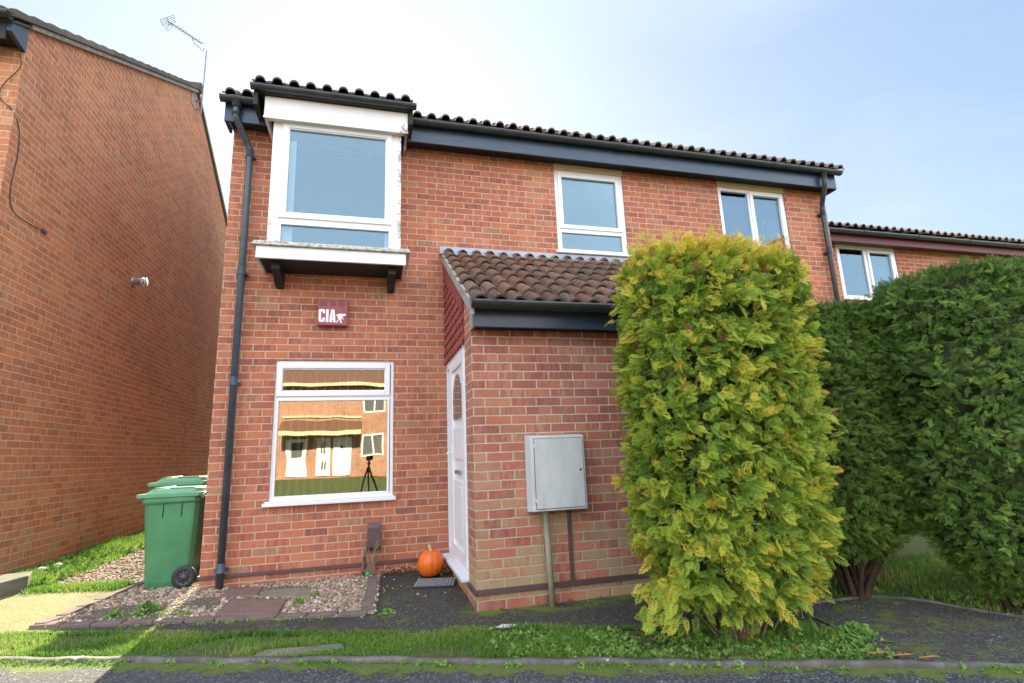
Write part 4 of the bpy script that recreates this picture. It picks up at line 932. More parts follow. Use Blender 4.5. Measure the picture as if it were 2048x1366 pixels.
# brick edging of the bed
def edge_brick(c,ang,l,wd,label,grp):
    s=MB(); s.box(-l/2,l/2,-wd/2,wd/2,-.06,.030); 
    o=s.build('edging_brick',M_edge,local=True,bevel=.006); o.location=c; o.rotation_euler=(rad(RNG.uniform(-2,2)),rad(RNG.uniform(-2,2)),ang); return tag(o,label,'edging brick',grp)
n=0; A0=Vector((-2.93,edg(-2.93)+.03)); B0=Vector((-.42,edg(-.42)+.03)); dv=(B0-A0); L_=dv.length; dv.normalize(); k=0
while k*.232<L_-.1:
    c=A0+dv*(k*.232+.11); edge_brick((c.x,c.y+RNG.uniform(-.008,.008),gzf(c.x,c.y)+.006),math.atan2(dv.y,dv.x)+RNG.uniform(-.04,.04),.222,.085,'weathered brick laid along the front edge of the gravel bed','bricks edging the front of the gravel bed'); k+=1
for k in range(5):
    c=(-.435+.028*k*.0+.012*(k-2)*-1,-.26-.225*k); edge_brick((c[0],c[1],gzf(*c)+.006),rad(92),.218,.09,'weathered brick in the short row between gravel bed and door path','bricks edging the door side of the bed')
for k in range(6):
    c=(-2.86+.042*k,-.62+.21*k); edge_brick((c[0],c[1],gzf(*c)+.006),rad(78),.205,.085,'weathered brick in the slanting row running back to the bins','bricks edging the alley side of the bed')
# kerb
s=MB(); vs=[];n=260
for i in range(n+1):
    x=-9+21*i/n; y=kerb(x); z=gzf(x,y); j=.006*math.sin(i*1.3)+.006*math.sin(i*.37)
    vs+=[(x,y-.040,z-.05),(x,y-.040+j,z+.012),(x,y-.030,z+.022+j*.5),(x,y+.010,z+.024+j*.6),(x,y+.025,z-.05)]
s.add(vs,[(5*i+k,5*i+k+1,5*i+k+6,5*i+k+5) for i in range(n) for k in range(4)],None,0,True)
mk,nn,bb=mat('kerb_concrete'); h=N(nn); v=h.pos(); c=h.mix(h.smooth(h.noise(v,6,6,.7),.4,.65),(.085,.075,.066),(.16,.145,.13)); c=h.mix(h.smooth(h.noise(v,11,6,.75),.62,.66),c,(.40,.40,.38)); c=h.mix(h.smooth(h.noise(v,5,6,.7),.55,.68,0,.7),c,(.10,.12,.03)); h.link(c,bb.inputs['Base Color']); bb.inputs['Roughness'].default_value=.9; h.bump(h.noise(v,60,5),.6,.006,bb)
tag(s.build('kerb',mk),kind='structure')
s=MB(); vs=[];n=60
for i in range(n+1):
    t=i/n; P_=[(2.55,-2.46),(2.80,-2.29),(3.32,-2.32),(3.56,-2.50),(3.72,-2.87),(3.95,-3.22),(5.5,-3.87)]; d=np.r_[0,np.cumsum(np.hypot(*np.diff(np.array(P_),axis=0).T))]; d/=d[-1]
    x=np.interp(t,d,[p[0] for p in P_]); y=np.interp(t,d,[p[1] for p in P_]); z=gzf(x,y); vs+=[(x,y-.025,z),(x,y-.02,z+.026),(x+.01,y+.025,z+.026),(x+.015,y+.03,z-.02)]
s.add(vs,[(4*i+k,4*i+k+1,4*i+k+5,4*i+k+4) for i in range(n) for k in range(3)],None,0,True); tag(s.build('drive_edging',mk),kind='structure')

# ------------------------------------------------------------------ gravel
bed=np.array([(-2.90,edg(-2.90)),(-.40,edg(-.40)),(-.34,-.03),(XL,-.02),(XL-.02,.6),(-2.62,.62)])
alley=np.array([(-3.05,.35),(-2.62,.62),(-2.02,.9),(-2.02,9),(-3.55,9),(-3.45,3.2),(-3.35,1.6),(-3.5,.7)])
def inside(P,x,y):
    r=np.zeros(len(x),bool); j=len(P)-1
    for i in range(len(P)):
        xi,yi=P[i]; xj,yj=P[j]; c=((yi>y)!=(yj>y))&(x<(xj-xi)*(y-yi)/(yj-yi+1e-12)+xi); r^=c; j=i
    return r
def sheet(name,P,m_,dz,st=.09):
    x0,y0=P.min(0);x1,y1=P.max(0); s=MB(); pl=[tuple(p) for p in P]; 
    from mathutils.geometry import delaunay_2d_cdt
    gx,gy=np.meshgrid(np.arange(x0,x1,st),np.arange(y0,y1,st)); gx=gx.ravel();gy=gy.ravel(); k=inside(P,gx,gy)
    bp=[]; 
    for i in range(len(pl)):
        a=np.array(pl[i]);b=np.array(pl[(i+1)%len(pl)]); m_n=max(1,int(np.hypot(*(b-a))/st))
        for q in range(m_n): bp.append(tuple(a+(b-a)*q/m_n))
    vv=[Vector(p) for p in bp]+[Vector((a,b)) for a,b in zip(gx[k],gy[k])]
    vo,eo,fo,*_=delaunay_2d_cdt(vv,[],[list(range(len(bp)))],1,1e-5)
    s.add([(p.x,p.y,gzf(p.x,p.y)+dz) for p in vo],[tuple(f) for f in fo],None,0,True); return s.build(name,m_)
tag(sheet('gravel_bed',bed,M_gravel,.018),kind='structure'); tag(sheet('alley_gravel',alley,M_gravel,.024,.2),kind='structure')
def ico():
    t=(1+5**.5)/2; v=np.array([(-1,t,0),(1,t,0),(-1,-t,0),(1,-t,0),(0,-1,t),(0,1,t),(0,-1,-t),(0,1,-t),(t,0,-1),(t,0,1),(-t,0,-1),(-t,0,1)],float); v/=np.linalg.norm(v[0])
    f=np.array([(0,11,5),(0,5,1),(0,1,7),(0,7,10),(0,10,11),(1,5,9),(5,11,4),(11,10,2),(10,7,6),(7,1,8),(3,9,4),(3,4,2),(3,2,6),(3,6,8),(3,8,9),(4,9,5),(2,4,11),(6,2,10),(8,6,7),(9,8,1)]); return v,f
iv,if_=ico()
def rotm(n):
    q=RNG.normal(size=(n,4)); q/=np.linalg.norm(q,axis=1)[:,None]; a,b,c,d=q.T
    return np.stack([np.stack([1-2*(c*c+d*d),2*(b*c-a*d),2*(b*d+a*c)],1),np.stack([2*(b*c+a*d),1-2*(b*b+d*d),2*(c*d-a*b)],1),np.stack([2*(b*d-a*c),2*(c*d+a*b),1-2*(b*b+c*c)],1)],1)
def scatter_pts(P,n,dens=None):
    x0,y0=P.min(0);x1,y1=P.max(0); X=[];Y=[];c=0
    while c<n:
        x=RNG.uniform(x0,x1,n*3); y=RNG.uniform(y0,y1,n*3); k=inside(P,x,y)
        if dens is not None: k&=RNG.random(len(x))<dens(x,y)
        X.append(x[k]);Y.append(y[k]); c+=k.sum()
    return np.concatenate(X)[:n],np.concatenate(Y)[:n]
SL=[np.array(q) for q in ([(-1.62,-.95),(-1.12,-1.12),(-1.11,-.64),(-1.62,-.44)],[(-1.74,-.38),(-1.40,-.47),(-1.40,-.13),(-1.70,-.02)],[(-1.40,-.51),(-.93,-.67),(-.96,-.31),(-1.41,-.15)],[(-2.03,-.50),(-1.80,-.62),(-1.66,-.60),(-1.75,-.36),(-1.90,-.33)])]
def pnoise(x,y,s,seed=0):
    r=np.random.default_rng(seed); o=np.zeros_like(x)
    for k in range(7):
        a=r.uniform(0,6.28); fq=s*r.uniform(.6,1.9); o+=np.sin((x*math.cos(a)+y*math.sin(a))*fq+r.uniform(0,6.28))
    return o/7+.5
def bdens(x,y):
    d=np.ones(len(x))
    for q in SL: d[inside(q,x,y)]=0
    d*=np.where((x<-2.05)&(y<-.35),np.clip(pnoise(x,y,9,3)*1.6-.45,.05,1),1)
    return d
def pebbles(name,x,y,smin,smax,lift=.0):
    n=len(x); R_=rotm(n); sc=RNG.uniform(smin,smax,n)[:,None]*np.stack([np.ones(n),RNG.uniform(.6,.95,n),RNG.uniform(.4,.7,n)],1)
    lv=iv[None]*sc[:,None,:]*(1+RNG.normal(0,.08,(n,12,1))); lv=np.einsum('nij,nkj->nki',R_,lv)
    lv[:,:,2]*=.8; P=np.stack([x,y,gz(x,y)+.012+lift+RNG.uniform(0,.010,n)],1)
    V=(lv+P[:,None]).reshape(-1,3); Fc=(if_[None]+12*np.arange(n)[:,None,None]).reshape(-1,3); rn=np.repeat(RNG.random(n),20)
    return tag(big(name,V,[Fc],M_pebble,rn,smooth=True),kind='stuff')
bx_,by_=scatter_pts(bed,4700,bdens); pebbles('gravel',bx_,by_,.010,.024)
al2=np.array([(-3.0,.38),(-2.62,.62),(-2.02,.9),(-2.02,5),(-3.5,5),(-3.42,3),(-3.38,1.6),(-3.5,.8)]); ax_,ay_=scatter_pts(al2,4200,lambda x,y:np.clip(1.3-.22*y,.15,1)); pebbles('alley_pebbles',ax_,ay_,.012,.026,.008)
ex,ey=RNG.uniform(-.33,.30,60),RNG.uniform(-1.0,-.05,60); k=(RNG.random(60)<np.where(ex<-.2,1,.25)); pebbles('loose_pebbles',ex[k],ey[k],.008,.018)

# ------------------------------------------------------------------ grass
def blades(name,x,y,hmin,hmax,wd=.0035,lean=.45,m_=None,rlo=0,rhi=1,dz=0.0,hfun=None):
    n=len(x); a=RNG.uniform(0,2*math.pi,n); h=RNG.uniform(hmin,hmax,n)*(.55+.75*pnoise(x,y,4,21)); l=RNG.normal(0,lean,n)*h; la=RNG.uniform(0,2*math.pi,n)
    lx,ly=l*np.cos(la),l*np.sin(la); wx,wy=wd*np.cos(a),wd*np.sin(a); z=gz(x,y)+dz
    P=np.stack([np.stack([x-wx,y-wy,z],1),np.stack([x+wx,y+wy,z],1),np.stack([x+wx*.8+lx*.35,y+wy*.8+ly*.35,z+h*.6],1),np.stack([x-wx*.8+lx*.35,y-wy*.8+ly*.35,z+h*.6],1),np.stack([x+lx,y+ly,z+h*.95],1)],1)
    V=P.reshape(-1,3); b=5*np.arange(n)[:,None]; Q=b+np.array([[0,1,2,3]]); T=b+np.array([[3,2,4]]); r=np.clip(RNG.uniform(rlo,rhi,n)*.62+.55*(pnoise(x,y,5,33)-.18),0,1)
    rn=np.concatenate([r,r]); return tag(big(name,V,[Q,T],m_ or M_grass,rn),kind='stuff')
xg=RNG.uniform(-6,3.6,90000); t=RNG.random(90000); yl=kerb(xg)+.03; yu=-1.90-.345*xg+.03*np.sin(xg*2.1)+RNG.normal(0,.012,90000); yg=yl+(yu-yl)*t
k=~inside(np.array([(-1.18,-1.94),(-1.10,-1.82),(-.60,-1.89),(-.58,-2.0),(-.83,-2.03)]),xg,yg); k&=(xg<2.50)|(yg>-9)&(xg<2.5); k&=RNG.random(len(xg))<np.clip(pnoise(xg,yg,5,9)*3.0-.75,.10,1)
blades('verge_grass',xg[k],yg[k],.016,.048,.0028,.7)
xg=RNG.uniform(-5,2.4,9000); yg=-1.885-.345*xg+.03*np.sin(xg*2.1)+abs(RNG.normal(0,.022,9000))-.02; k=pnoise(xg,yg,8,4)+RNG.normal(0,.15,9000)>.42; blades('path_fringe',xg[k],yg[k],.014,.040,.0028,.7,dz=.01)
# kerb line tufts and road edge
xg=RNG.uniform(-5,3.6,12000); yg=kerb(xg)+RNG.normal(-.062,.030,12000); k=pnoise(xg,yg*0,6,5)+RNG.normal(0,.08,12000)>.55; blades('kerb_tufts',xg[k],yg[k],.012,.030,.0028)
# grass by the gable wall
xg=RNG.uniform(-3.95,-3.15,34000); yg=.15+7.5*RNG.random(34000)**1.6; bd_=np.interp(yg,[.15,.7,1.6,3.2,8],[-3.25,-3.45,-3.40,-3.42,-3.5])+.10*(pnoise(xg,yg,6,2)-.5); k=(xg<bd_+RNG.normal(0,.03,len(xg)))&(yg>.3+.35*(xg+3.95)); blades('alley_grass',xg[k],yg[k],.03,.10,.0045,dz=.01)
# thin sunlit fringe at the alley mouth
xg=RNG.uniform(-3.5,-2.75,7000); yg=.42+RNG.normal(0,.07,7000)+.15*(xg+3.2); blades('alley_fringe',xg,yg,.015,.05,.0035,dz=.01)
# lawn beyond the hedge
n=60000; xg=2.2+7*RNG.random(n); yg=-3.2+5.2*RNG.random(n)**1.0; drv=np.array([(2.3,-4),(2.35,-2.55),(2.80,-2.27),(3.34,-2.30),(3.58,-2.50),(3.74,-2.87),(3.97,-3.22),(5.5,-3.87),(9,-4.8),(9,-8)]); k=~inside(drv,xg,yg)&~((xg<3.0)&(yg>PY-.05))&(yg<.95)&~((xg<6.2)&(yg>-.05))&~((xg>4.8)&(xg<6.1)&(yg>-1.35)); blades('lawn',xg[k],yg[k],.03,.075,.005)
# weeds
def leaf_clumps(name,x,y,rad_,npl,hmax,m_,size=.012,rlo=0,rhi=1,stem=False):
    Vs=[];Fs=[];Ts=[];rs=[];b=0
    for cx,cy in zip(x,y):
        z0=gzf(cx,cy); hub=len(Vs) if stem else -1
        if stem: Vs.append(np.array([cx,cy,z0])); b+=1
        for _ in range(npl):
            a=RNG.uniform(0,6.28); d=rad_*abs(RNG.normal(0,.55)); px_,py_=cx+d*math.cos(a),cy+d*math.sin(a); z=z0+RNG.uniform(.008,hmax)*max(.25,1-d/rad_/1.6)
            s_=size*RNG.uniform(.6,1.5); nr=np.array([RNG.normal(0,.55),RNG.normal(0,.55)-.35,1.0]); nr/=np.linalg.norm(nr); t1=np.cross(nr,[math.cos(a),math.sin(a),.2]); t1/=np.linalg.norm(t1); t2=np.cross(nr,t1); c=np.array([px_,py_,z])
            pts=[c-t1*s_*1.3,c-t1*s_*.4+t2*s_*.75,c+t1*s_*.6+t2*s_*.6,c+t1*s_*1.35,c+t1*s_*.6-t2*s_*.6,c-t1*s_*.4-t2*s_*.75]
            Vs+=pts; Fs.append([b+i for i in range(6)]); rs.append(RNG.uniform(rlo,rhi))
            if stem: Ts.append([hub,b,b+1])
            b+=6
    if Ts: return big(name,np.array(Vs),[np.array(Fs),np.array(Ts)],m_,np.array(rs+rs),loc=(x[0],y[0],gzf(x[0],y[0])))
    return big(name,np.array(Vs),[np.array(Fs)],m_,np.array(rs))
xw=np.concatenate([RNG.uniform(.85,2.45,120),RNG.uniform(.3,1.2,30)]); yw=kerb(xw)+.04+RNG.random(150)*.42; tag(leaf_clumps('ground_cover',xw,yw,.065,44,.055,M_weed,.0088),kind='stuff')
xw=RNG.uniform(-5,3.5,70); yw=kerb(xw)-.07+RNG.normal(0,.015,70); tag(leaf_clumps('kerb_weeds',xw,yw,.035,14,.03,M_weed,.008,.3,1),kind='stuff')
xw=RNG.uniform(-3.9,-3.4,60); yw=.5+RNG.random(60)*2.2; tag(leaf_clumps('alley_weeds',xw,yw,.07,24,.10,M_weed,.016,0,.6),kind='stuff')
def weed(x,y,r,n,h,label,size=.010):
    tag(leaf_clumps('weed',[x],[y],r,n,h,M_weed,size,.1,.9,True),label,'weed')
for x,y,r,n_,h_,lb in ((-2.20,-.60,.13,260,.11,'largest leafy weed at the left end of the gravel bed'),(-2.42,-.62,.08,120,.06,'low weed left of the largest weed in the gravel bed'),(-1.02,-.80,.09,160,.06,'bright weed in the gravel right of the red slab'),(-.90,-.62,.06,90,.05,'small weed between red slab and buff slab corner'),(-1.42,-.52,.035,40,.035,'tiny weed in the joint between the paving slabs'),(-.31,-1.33,.07,110,.05,'weed at the corner of the edging bricks by the door path'),(-1.85,-.80,.05,60,.05,'thin weed tuft beside the front edging bricks'),(2.52,-2.92,.14,220,.10,'broad leafed weed by the kerb right of the golden conifer'),(3.78,-2.66,.12,140,.12,'long leafed weed at the foot of the right hedge'),(3.40,-2.22,.10,120,.08,'pale leafed weed by the curved drive edge')): weed(x,y,r,n_,h_,lb,.016 if x>2 else .010)
xw=np.concatenate([RNG.uniform(-2.7,-.4,50)]); yw=edg(xw)-.02+RNG.normal(0,.02,50); tag(leaf_clumps('edging_weeds',xw,yw,.03,14,.03,M_weed,.007,.2,1),kind='stuff')
xg=RNG.uniform(-2.75,-1.7,1500); yg=edg(xg)+.12+RNG.random(1500)*.28; k=pnoise(xg,yg,7,8)>.5; blades('bed_grass',xg[k],yg[k],.02,.07,.0025)
# dead leaves at the wall foot and under the golden conifer
def dead_leaves(name,x,y,size,dz=.02,label=None):
    n=len(x); Vs=[];Fs=[];b=0
    for cx,cy in zip(x,y):
        z=gzf(cx,cy)+dz*RNG.random()+.014; s_=size*RNG.uniform(.6,1.3); R3=rotm(1)[0]; P=np.array([(-1.3,0,0),(-.5,.7,.2),(.1,.5,-.1),(.5,.75,.1),(1.3,0,.25),(.5,-.7,.1),(0,-.45,-.15),(-.5,-.7,.2)])*s_; P=P@R3.T; P[:,2]*=.55; P+= (cx,cy,z+s_*.3); Vs.append(P); Fs.append([b+i for i in range(8)]); b+=8
    o=big(name,np.concatenate(Vs),[np.array(Fs)],M_leafd,RNG.random(n)); return tag(o,kind='stuff')
xl=np.concatenate([RNG.uniform(-.52,.30,120),RNG.uniform(.2,.34,26)]); yl=np.concatenate([-.05-abs(RNG.normal(0,.05,120)),RNG.uniform(-.5,-.05,26)]); dead_leaves('dead_leaves',xl,yl,.020,.05)
xl=RNG.uniform(1.1,2.6,46); yl=kerb(xl)+.05+RNG.random(46)*.55; dead_leaves('fallen_leaves',xl,yl,.016)
xl=RNG.uniform(.5,1.6,14); yl=PY-.03-RNG.random(14)*.10; dead_leaves('porch_leaves',xl,yl,.018)
xl=RNG.uniform(-3,4,60); yl=-1.6-.36*xl+RNG.normal(0,.35,60); kk_=(yl<edg(xl)-.05)&(yl<PY-.05); dead_leaves('scattered_leaves',xl[kk_],yl[kk_],.011)
# dried plant by the vent cover
dp=empty('dried_plant',(-.43,-.10,gzf(-.43,-.1)),'dry leafless twiggy plant against the brown vent cover','plant')
s=MB()
for k in range(22):
    x0=-.44+RNG.normal(0,.02); a=RNG.normal(0,.42); hh=RNG.uniform(.22,.48); pts=[(x0,-.09,gzf(x0,-.1))]
    for t in (.35,.7,1): pts.append((x0+math.sin(a*t*1.2)*hh*t*.7+RNG.normal(0,.006),-.095-.02*math.sin(3*t)+RNG.normal(0,.004),gzf(x0,-.1)+hh*t))
    s.tube(pts,[.0028,.0024,.002,.0012],5,False)
s.build('stems',M_twig,dp)

# ------------------------------------------------------------------ conifers
def spray_template(nb=6,L=.12,wd=.055,lobes=True,w0=.0046):
    """flat fern-like conifer spray in XY, tip along +X"""
    V=[];Fq=[];Ft=[]
    def quad(a,b,c,d):
        i=len(V); V.extend([a,b,c,d]); Fq.append([i,i+1,i+2,i+3])
    quad((0,-.0020,0),(L*.95,-.0012,0),(L*.95,.0012,0),(0,.0020,0))
    for k in range(nb):
        t=(k+.7)/nb; x=L*t*.90; ln=wd*(math.sin(math.pi*min(1,.22+t*.78))**.7)*(1-.15*t)
        for sg in (1,-1):
            a=rad(52-18*t)+.05*math.sin(k*2.1+sg); dx,dy=math.cos(a),math.sin(a)*sg; w_=w0*(1-.25*t); px_,py_=-dy*w_,dx*w_
            x0=x+(.35*L/nb if sg<0 else 0); zt_=-.006*math.sin(k*1.7+sg)
            e=(x0+dx*ln,dy*ln,zt_); m1=(x0+dx*ln*.6+px_,dy*ln*.6+py_,.003); m2=(x0+dx*ln*.6-px_,dy*ln*.6-py_,.003); quad((x0,0,0),m2,e,m1)
            if lobes:
                for q,s2 in ((.38,1),(.38,-1),(.68,-1)):
                    bx0,by0=x0+dx*ln*q,dy*ln*q; a2=a*sg+s2*rad(42); l2=ln*.42*(1.15-q*.5)
                    ex_,ey_=bx0+math.cos(a2)*l2,by0+math.sin(a2)*l2; i=len(V); V.extend([(bx0-px_*.7,by0-py_*.7,0),(bx0+px_*.7,by0+py_*.7,0),(ex_,ey_,-.004)]); Ft.append([i,i+1,i+2])
    i=len(V); V.extend([(L*.86,-.0045,0),(L*1.08,0,-.004),(L*.86,.0045,0)]); Ft.append([i,i+1,i+2])
    return np.array(V,float),np.array(Fq),np.array(Ft) if Ft else np.zeros((0,3),int)
def th_samp(n,e,hw,hd):
    t=np.linspace(0,2*math.pi,4001); c,s_=np.cos(t),np.sin(t); x=np.sign(c)*abs(c)**e*hw; y=np.sign(s_)*abs(s_)**e*hd
    d=np.r_[0,np.cumsum(np.hypot(np.diff(x),np.diff(y)))]; return np.interp(RNG.random(n)*d[-1],d,t)
def norm(a): return a/np.maximum(np.linalg.norm(a,axis=-1,keepdims=True),1e-9)
def foliage(name,P,D,Nn,scale,rnd,tpl,m_,parent,curl=.0,grad=.22):
    V,Fq,Ft=tpl; n=len(P); D=norm(D); Nn=norm(Nn-D*np.sum(D*Nn,1,keepdims=True)); B=np.cross(Nn,D)
    sc=scale[:,None,None]; lv=V[None]*sc; L=V[:,0].max()
    dr=-(V[:,0]**2)[None]*curl/L*sc[:,:,0]  # droop along the spray
    W=P[:,None]+lv[:,:,0:1]*D[:,None]+lv[:,:,1:2]*B[:,None]+(lv[:,:,2:3])*Nn[:,None]; W[:,:,2]+=dr
    nv=len(V); o=nv*np.arange(n)[:,None,None]; fa=[(Fq[None]+o).reshape(-1,4)]; rg_=lambda Q_:np.where(rnd[:,None]<.93,np.clip(rnd[:,None]+grad*(V[Q_,0].mean(1)/L-.35)[None],0,.92),rnd[:,None]).ravel(); rr=[rg_(Fq)]
    if len(Ft): fa.append((Ft[None]+o).reshape(-1,3)); rr.append(rg_(Ft))
    return big(name,W.reshape(-1,3),fa,m_,np.concatenate(rr),parent=parent)
def clumpy(th,z,k,seed):
    r=np.random.default_rng(seed); o=np.zeros_like(th)
    for _ in range(k):
        a,b=r.integers(1,9),r.uniform(1.5,11); o+=np.sin(a*th+b*z+r.uniform(0,6.28))
    return o/k
# golden conifer: clipped column with a flat top
gc=empty('golden_conifer',(1.93,-2.68,gzf(1.93,-2.68)),'tall clipped golden conifer column with flat yellow top in the verge','conifer')
GX,GYc=1.895,-2.62; ZB,ZT=.06,2.31
def gshape(th,z,seed=3):
    t=(z-ZB)/(ZT-ZB); c,s_=np.cos(th),np.sin(th); e=2/3.4
    hw=.615*np.interp(t,[0,.06,.2,.5,.8,1],[.60,.82,.94,.99,1.02,1.04]); hd=.42*np.interp(t,[0,.1,.5,1],[.7,.95,1,.92])
    b=1+.075*clumpy(th,z*1.1,6,seed)+.06*clumpy(th*2,z*2.6,6,seed+1)
    return np.sign(c)*abs(c)**e*hw*b+.10*np.clip(t,0,1)-.01,np.sign(s_)*abs(s_)**e*hd*b
tplG=spray_template(6,.115,.050)
def gold(n,depth,zlo,zhi,scl,rl,rh_,seed,top=False):
    th=th_samp(n,2/3.4,.67,.42); z=RNG.uniform(zlo,zhi,n)
    if top: z=np.full(n,ZT)+RNG.normal(0,.03,n)
    x,y=gshape(th,z); k=1-depth*RNG.random(n)
    if top: k=np.sqrt(RNG.random(n))
    x0,y0=x*k,y*k; nrm_=norm(np.stack([x/.67**2,y/.42**2,np.zeros(n)],1)); 
    if top: nrm_=norm(nrm_*.35+np.array([0,0,1.0])+RNG.normal(0,.3,(n,3)))
    tang=np.stack([-nrm_[:,1],nrm_[:,0],np.zeros(n)],1)
    D=nrm_*RNG.uniform(.25,.9,n)[:,None]+tang*RNG.normal(0,.7,n)[:,None]+np.array([0,0,1.])*RNG.normal(.22,.5,n)[:,None]
    Nn=nrm_*.9+RNG.normal(0,.55,(n,3)); P=np.stack([GX+x0,GYc+y0,z],1)
    cl=clumpy(th*1.0,z*2.2,5,9)
    # foliage colour patches: yellower tips, greener older sprays, brighter gold crown
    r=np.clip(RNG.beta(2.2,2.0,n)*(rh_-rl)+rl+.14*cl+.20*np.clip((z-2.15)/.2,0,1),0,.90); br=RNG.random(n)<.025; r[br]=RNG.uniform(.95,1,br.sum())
    return P,D,Nn,RNG.uniform(.7,1.25,n)*scl,r
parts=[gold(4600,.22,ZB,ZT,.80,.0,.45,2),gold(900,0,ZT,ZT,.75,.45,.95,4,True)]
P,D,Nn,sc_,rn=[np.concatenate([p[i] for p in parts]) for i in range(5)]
def clumps(n,per,shape,cx,cy,zlo,zhi,hw,hd,scl,rlo,rhi,spread,seed,upb=.25,kin=.90,ztop=None,toff=None,proud=.05):
    th=th_samp(n,2/3.2,hw,hd); z=RNG.uniform(zlo,zhi,n); x,y=shape(th,z)
    ox,oy=(0,0) if toff is None else toff(z)
    nr=norm(np.stack([(x-ox)/hw**2,(y-oy)/hd**2,np.zeros(n)],1))
    if ztop is not None: nr=norm(nr+np.array([0,0,1.])*np.clip((z-ztop+.18)/.18,0,1)[:,None]*1.3)
    tg_=np.stack([-nr[:,1],nr[:,0],np.zeros(n)],1)
    dr=norm(nr*RNG.uniform(.35,.9,n)[:,None]+tg_*RNG.normal(0,.55,n)[:,None]+np.array([0,0,1.])*RNG.normal(upb,.45,n)[:,None])
    kk=kin+RNG.normal(0,.035,n); base=np.stack([cx+ox+(x-ox)*kk,cy+oy+(y-oy)*kk,z],1)
    col=np.clip(RNG.beta(2,2,n)*(rhi-rlo)+rlo+.12*clumpy(th,z*2,5,seed),0,.9); ln=RNG.uniform(.3,1.0,n)*proud*2
    P=[];D=[];Nn=[];S_=[];R=[]
    for j in range(per):
        t=RNG.random(n); P.append(base+dr*(ln*t)[:,None]+RNG.normal(0,.012,(n,3))); D.append(dr+RNG.normal(0,spread,(n,3))); Nn.append(nr*.8+np.array([0,-.25,.35])+RNG.normal(0,.35,(n,3))); S_.append(RNG.uniform(.65,1.2,n)*scl); R.append(np.clip(col+RNG.normal(0,.05,n)+.10*t,0,.92))
    return [np.concatenate(q) for q in (P,D,Nn,S_,R)]
Q1=clumps(1900,8,gshape,GX,GYc,ZB,ZT,.67,.42,.76,.15,.80,.42,9,ztop=ZT)
Q2=clumps(420,6,gshape,GX,GYc,ZB,ZT,.67,.42,.74,.40,.88,.38,9,kin=.96,ztop=ZT,proud=.07)
Q3=clumps(380,6,lambda th,z:tuple(q*RNG.random(len(th))**.5 for q in gshape(th,z)),GX,GYc,ZT-.02,ZT+.03,.67,.42,.74,.62,.92,.40,9,upb=1.2,ztop=ZT,proud=.06)
P,D,Nn,sc_,rn=[np.concatenate([a_,b_,c_,d_]) for a_,b_,c_,d_ in zip((P,D,Nn,sc_,rn),Q1,Q2,Q3)]
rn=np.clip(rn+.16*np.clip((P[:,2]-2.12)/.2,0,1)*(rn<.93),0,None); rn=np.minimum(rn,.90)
br=RNG.random(len(rn))<.010; rn[br]=1.0
# upright tips along the clipped top
Q4=clumps(120,4,lambda th,z:tuple(q*RNG.random(len(th))**.4 for q in gshape(th,z)),GX,GYc,ZT,ZT+.05,.67,.42,.70,.7,.92,.25,9,upb=2.5,ztop=ZT,proud=.10)
P,D,Nn,sc_,rn=[np.concatenate([a_,b_]) for a_,b_ in zip((P,D,Nn,sc_,rn),Q4)]
# low branch sweeping left near the ground
for i in range(170):
    P=np.append(P,[[(1.24+RNG.uniform(-.12,.14)) if i<70 else GX+RNG.uniform(-.5,.5),-2.80+RNG.uniform(-.10,.10),(.11 if i<70 else .05)+RNG.uniform(-.11,.12)]],0); D=np.append(D,[[(-.8 if i<70 else 0)+RNG.normal(0,.4),-.2,RNG.normal(-.1,.4)]],0); Nn=np.append(Nn,[[RNG.normal(0,.3),-1,.3]],0); sc_=np.append(sc_,RNG.uniform(.55,.85)); rn=np.append(rn,RNG.uniform(.5,.9) if i<70 else RNG.uniform(.05,.5))
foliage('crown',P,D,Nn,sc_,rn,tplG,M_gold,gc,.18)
s=MB()
for k in range(6):
    a=k*1.05; x0,y0=GX-.02+.06*math.cos(a),GYc-.05+.05*math.sin(a); s.tube([(x0,y0,gzf(x0,y0)-.03),(x0+.04*math.cos(a),y0+.04*math.sin(a),.15),(GX+.35*math.cos(a),GYc+.15*math.sin(a),.9),(GX+.5*math.cos(a),GYc+.2*math.sin(a),1.9)],[.045,.035,.022,.008],7)
s.build('trunk',M_bark,gc)
s=MB()
for k in range(120):
    th=RNG.uniform(0,6.28); z=RNG.uniform(.05,2.2); x_,y_=gshape(np.array([th]),np.array([z])); q=RNG.uniform(.92,1.06)
    e=Vector((GX+x_[0]*q,GYc+y_[0]*q,z)); c0=Vector((GX+x_[0]*.3,GYc+y_[0]*.3,z-.35)); m1=c0.lerp(e,.55)+Vector((RNG.normal(0,.03),RNG.normal(0,.03),.04)); s.tube([c0,m1,e+Vector((RNG.normal(0,.05),0,.05))],[.010,.006,.0028],5,False)
s.build('branch',M_gbark,gc)
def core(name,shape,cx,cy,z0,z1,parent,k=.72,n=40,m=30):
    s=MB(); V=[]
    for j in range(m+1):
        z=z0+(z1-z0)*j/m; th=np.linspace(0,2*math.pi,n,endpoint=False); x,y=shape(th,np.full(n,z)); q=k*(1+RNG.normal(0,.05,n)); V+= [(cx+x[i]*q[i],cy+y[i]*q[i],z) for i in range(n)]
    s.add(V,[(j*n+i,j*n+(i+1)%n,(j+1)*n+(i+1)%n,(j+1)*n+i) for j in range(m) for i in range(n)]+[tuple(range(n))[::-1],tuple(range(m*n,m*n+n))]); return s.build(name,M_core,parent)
core('inner_growth',gshape,GX,GYc,.18,2.26,gc,.74)

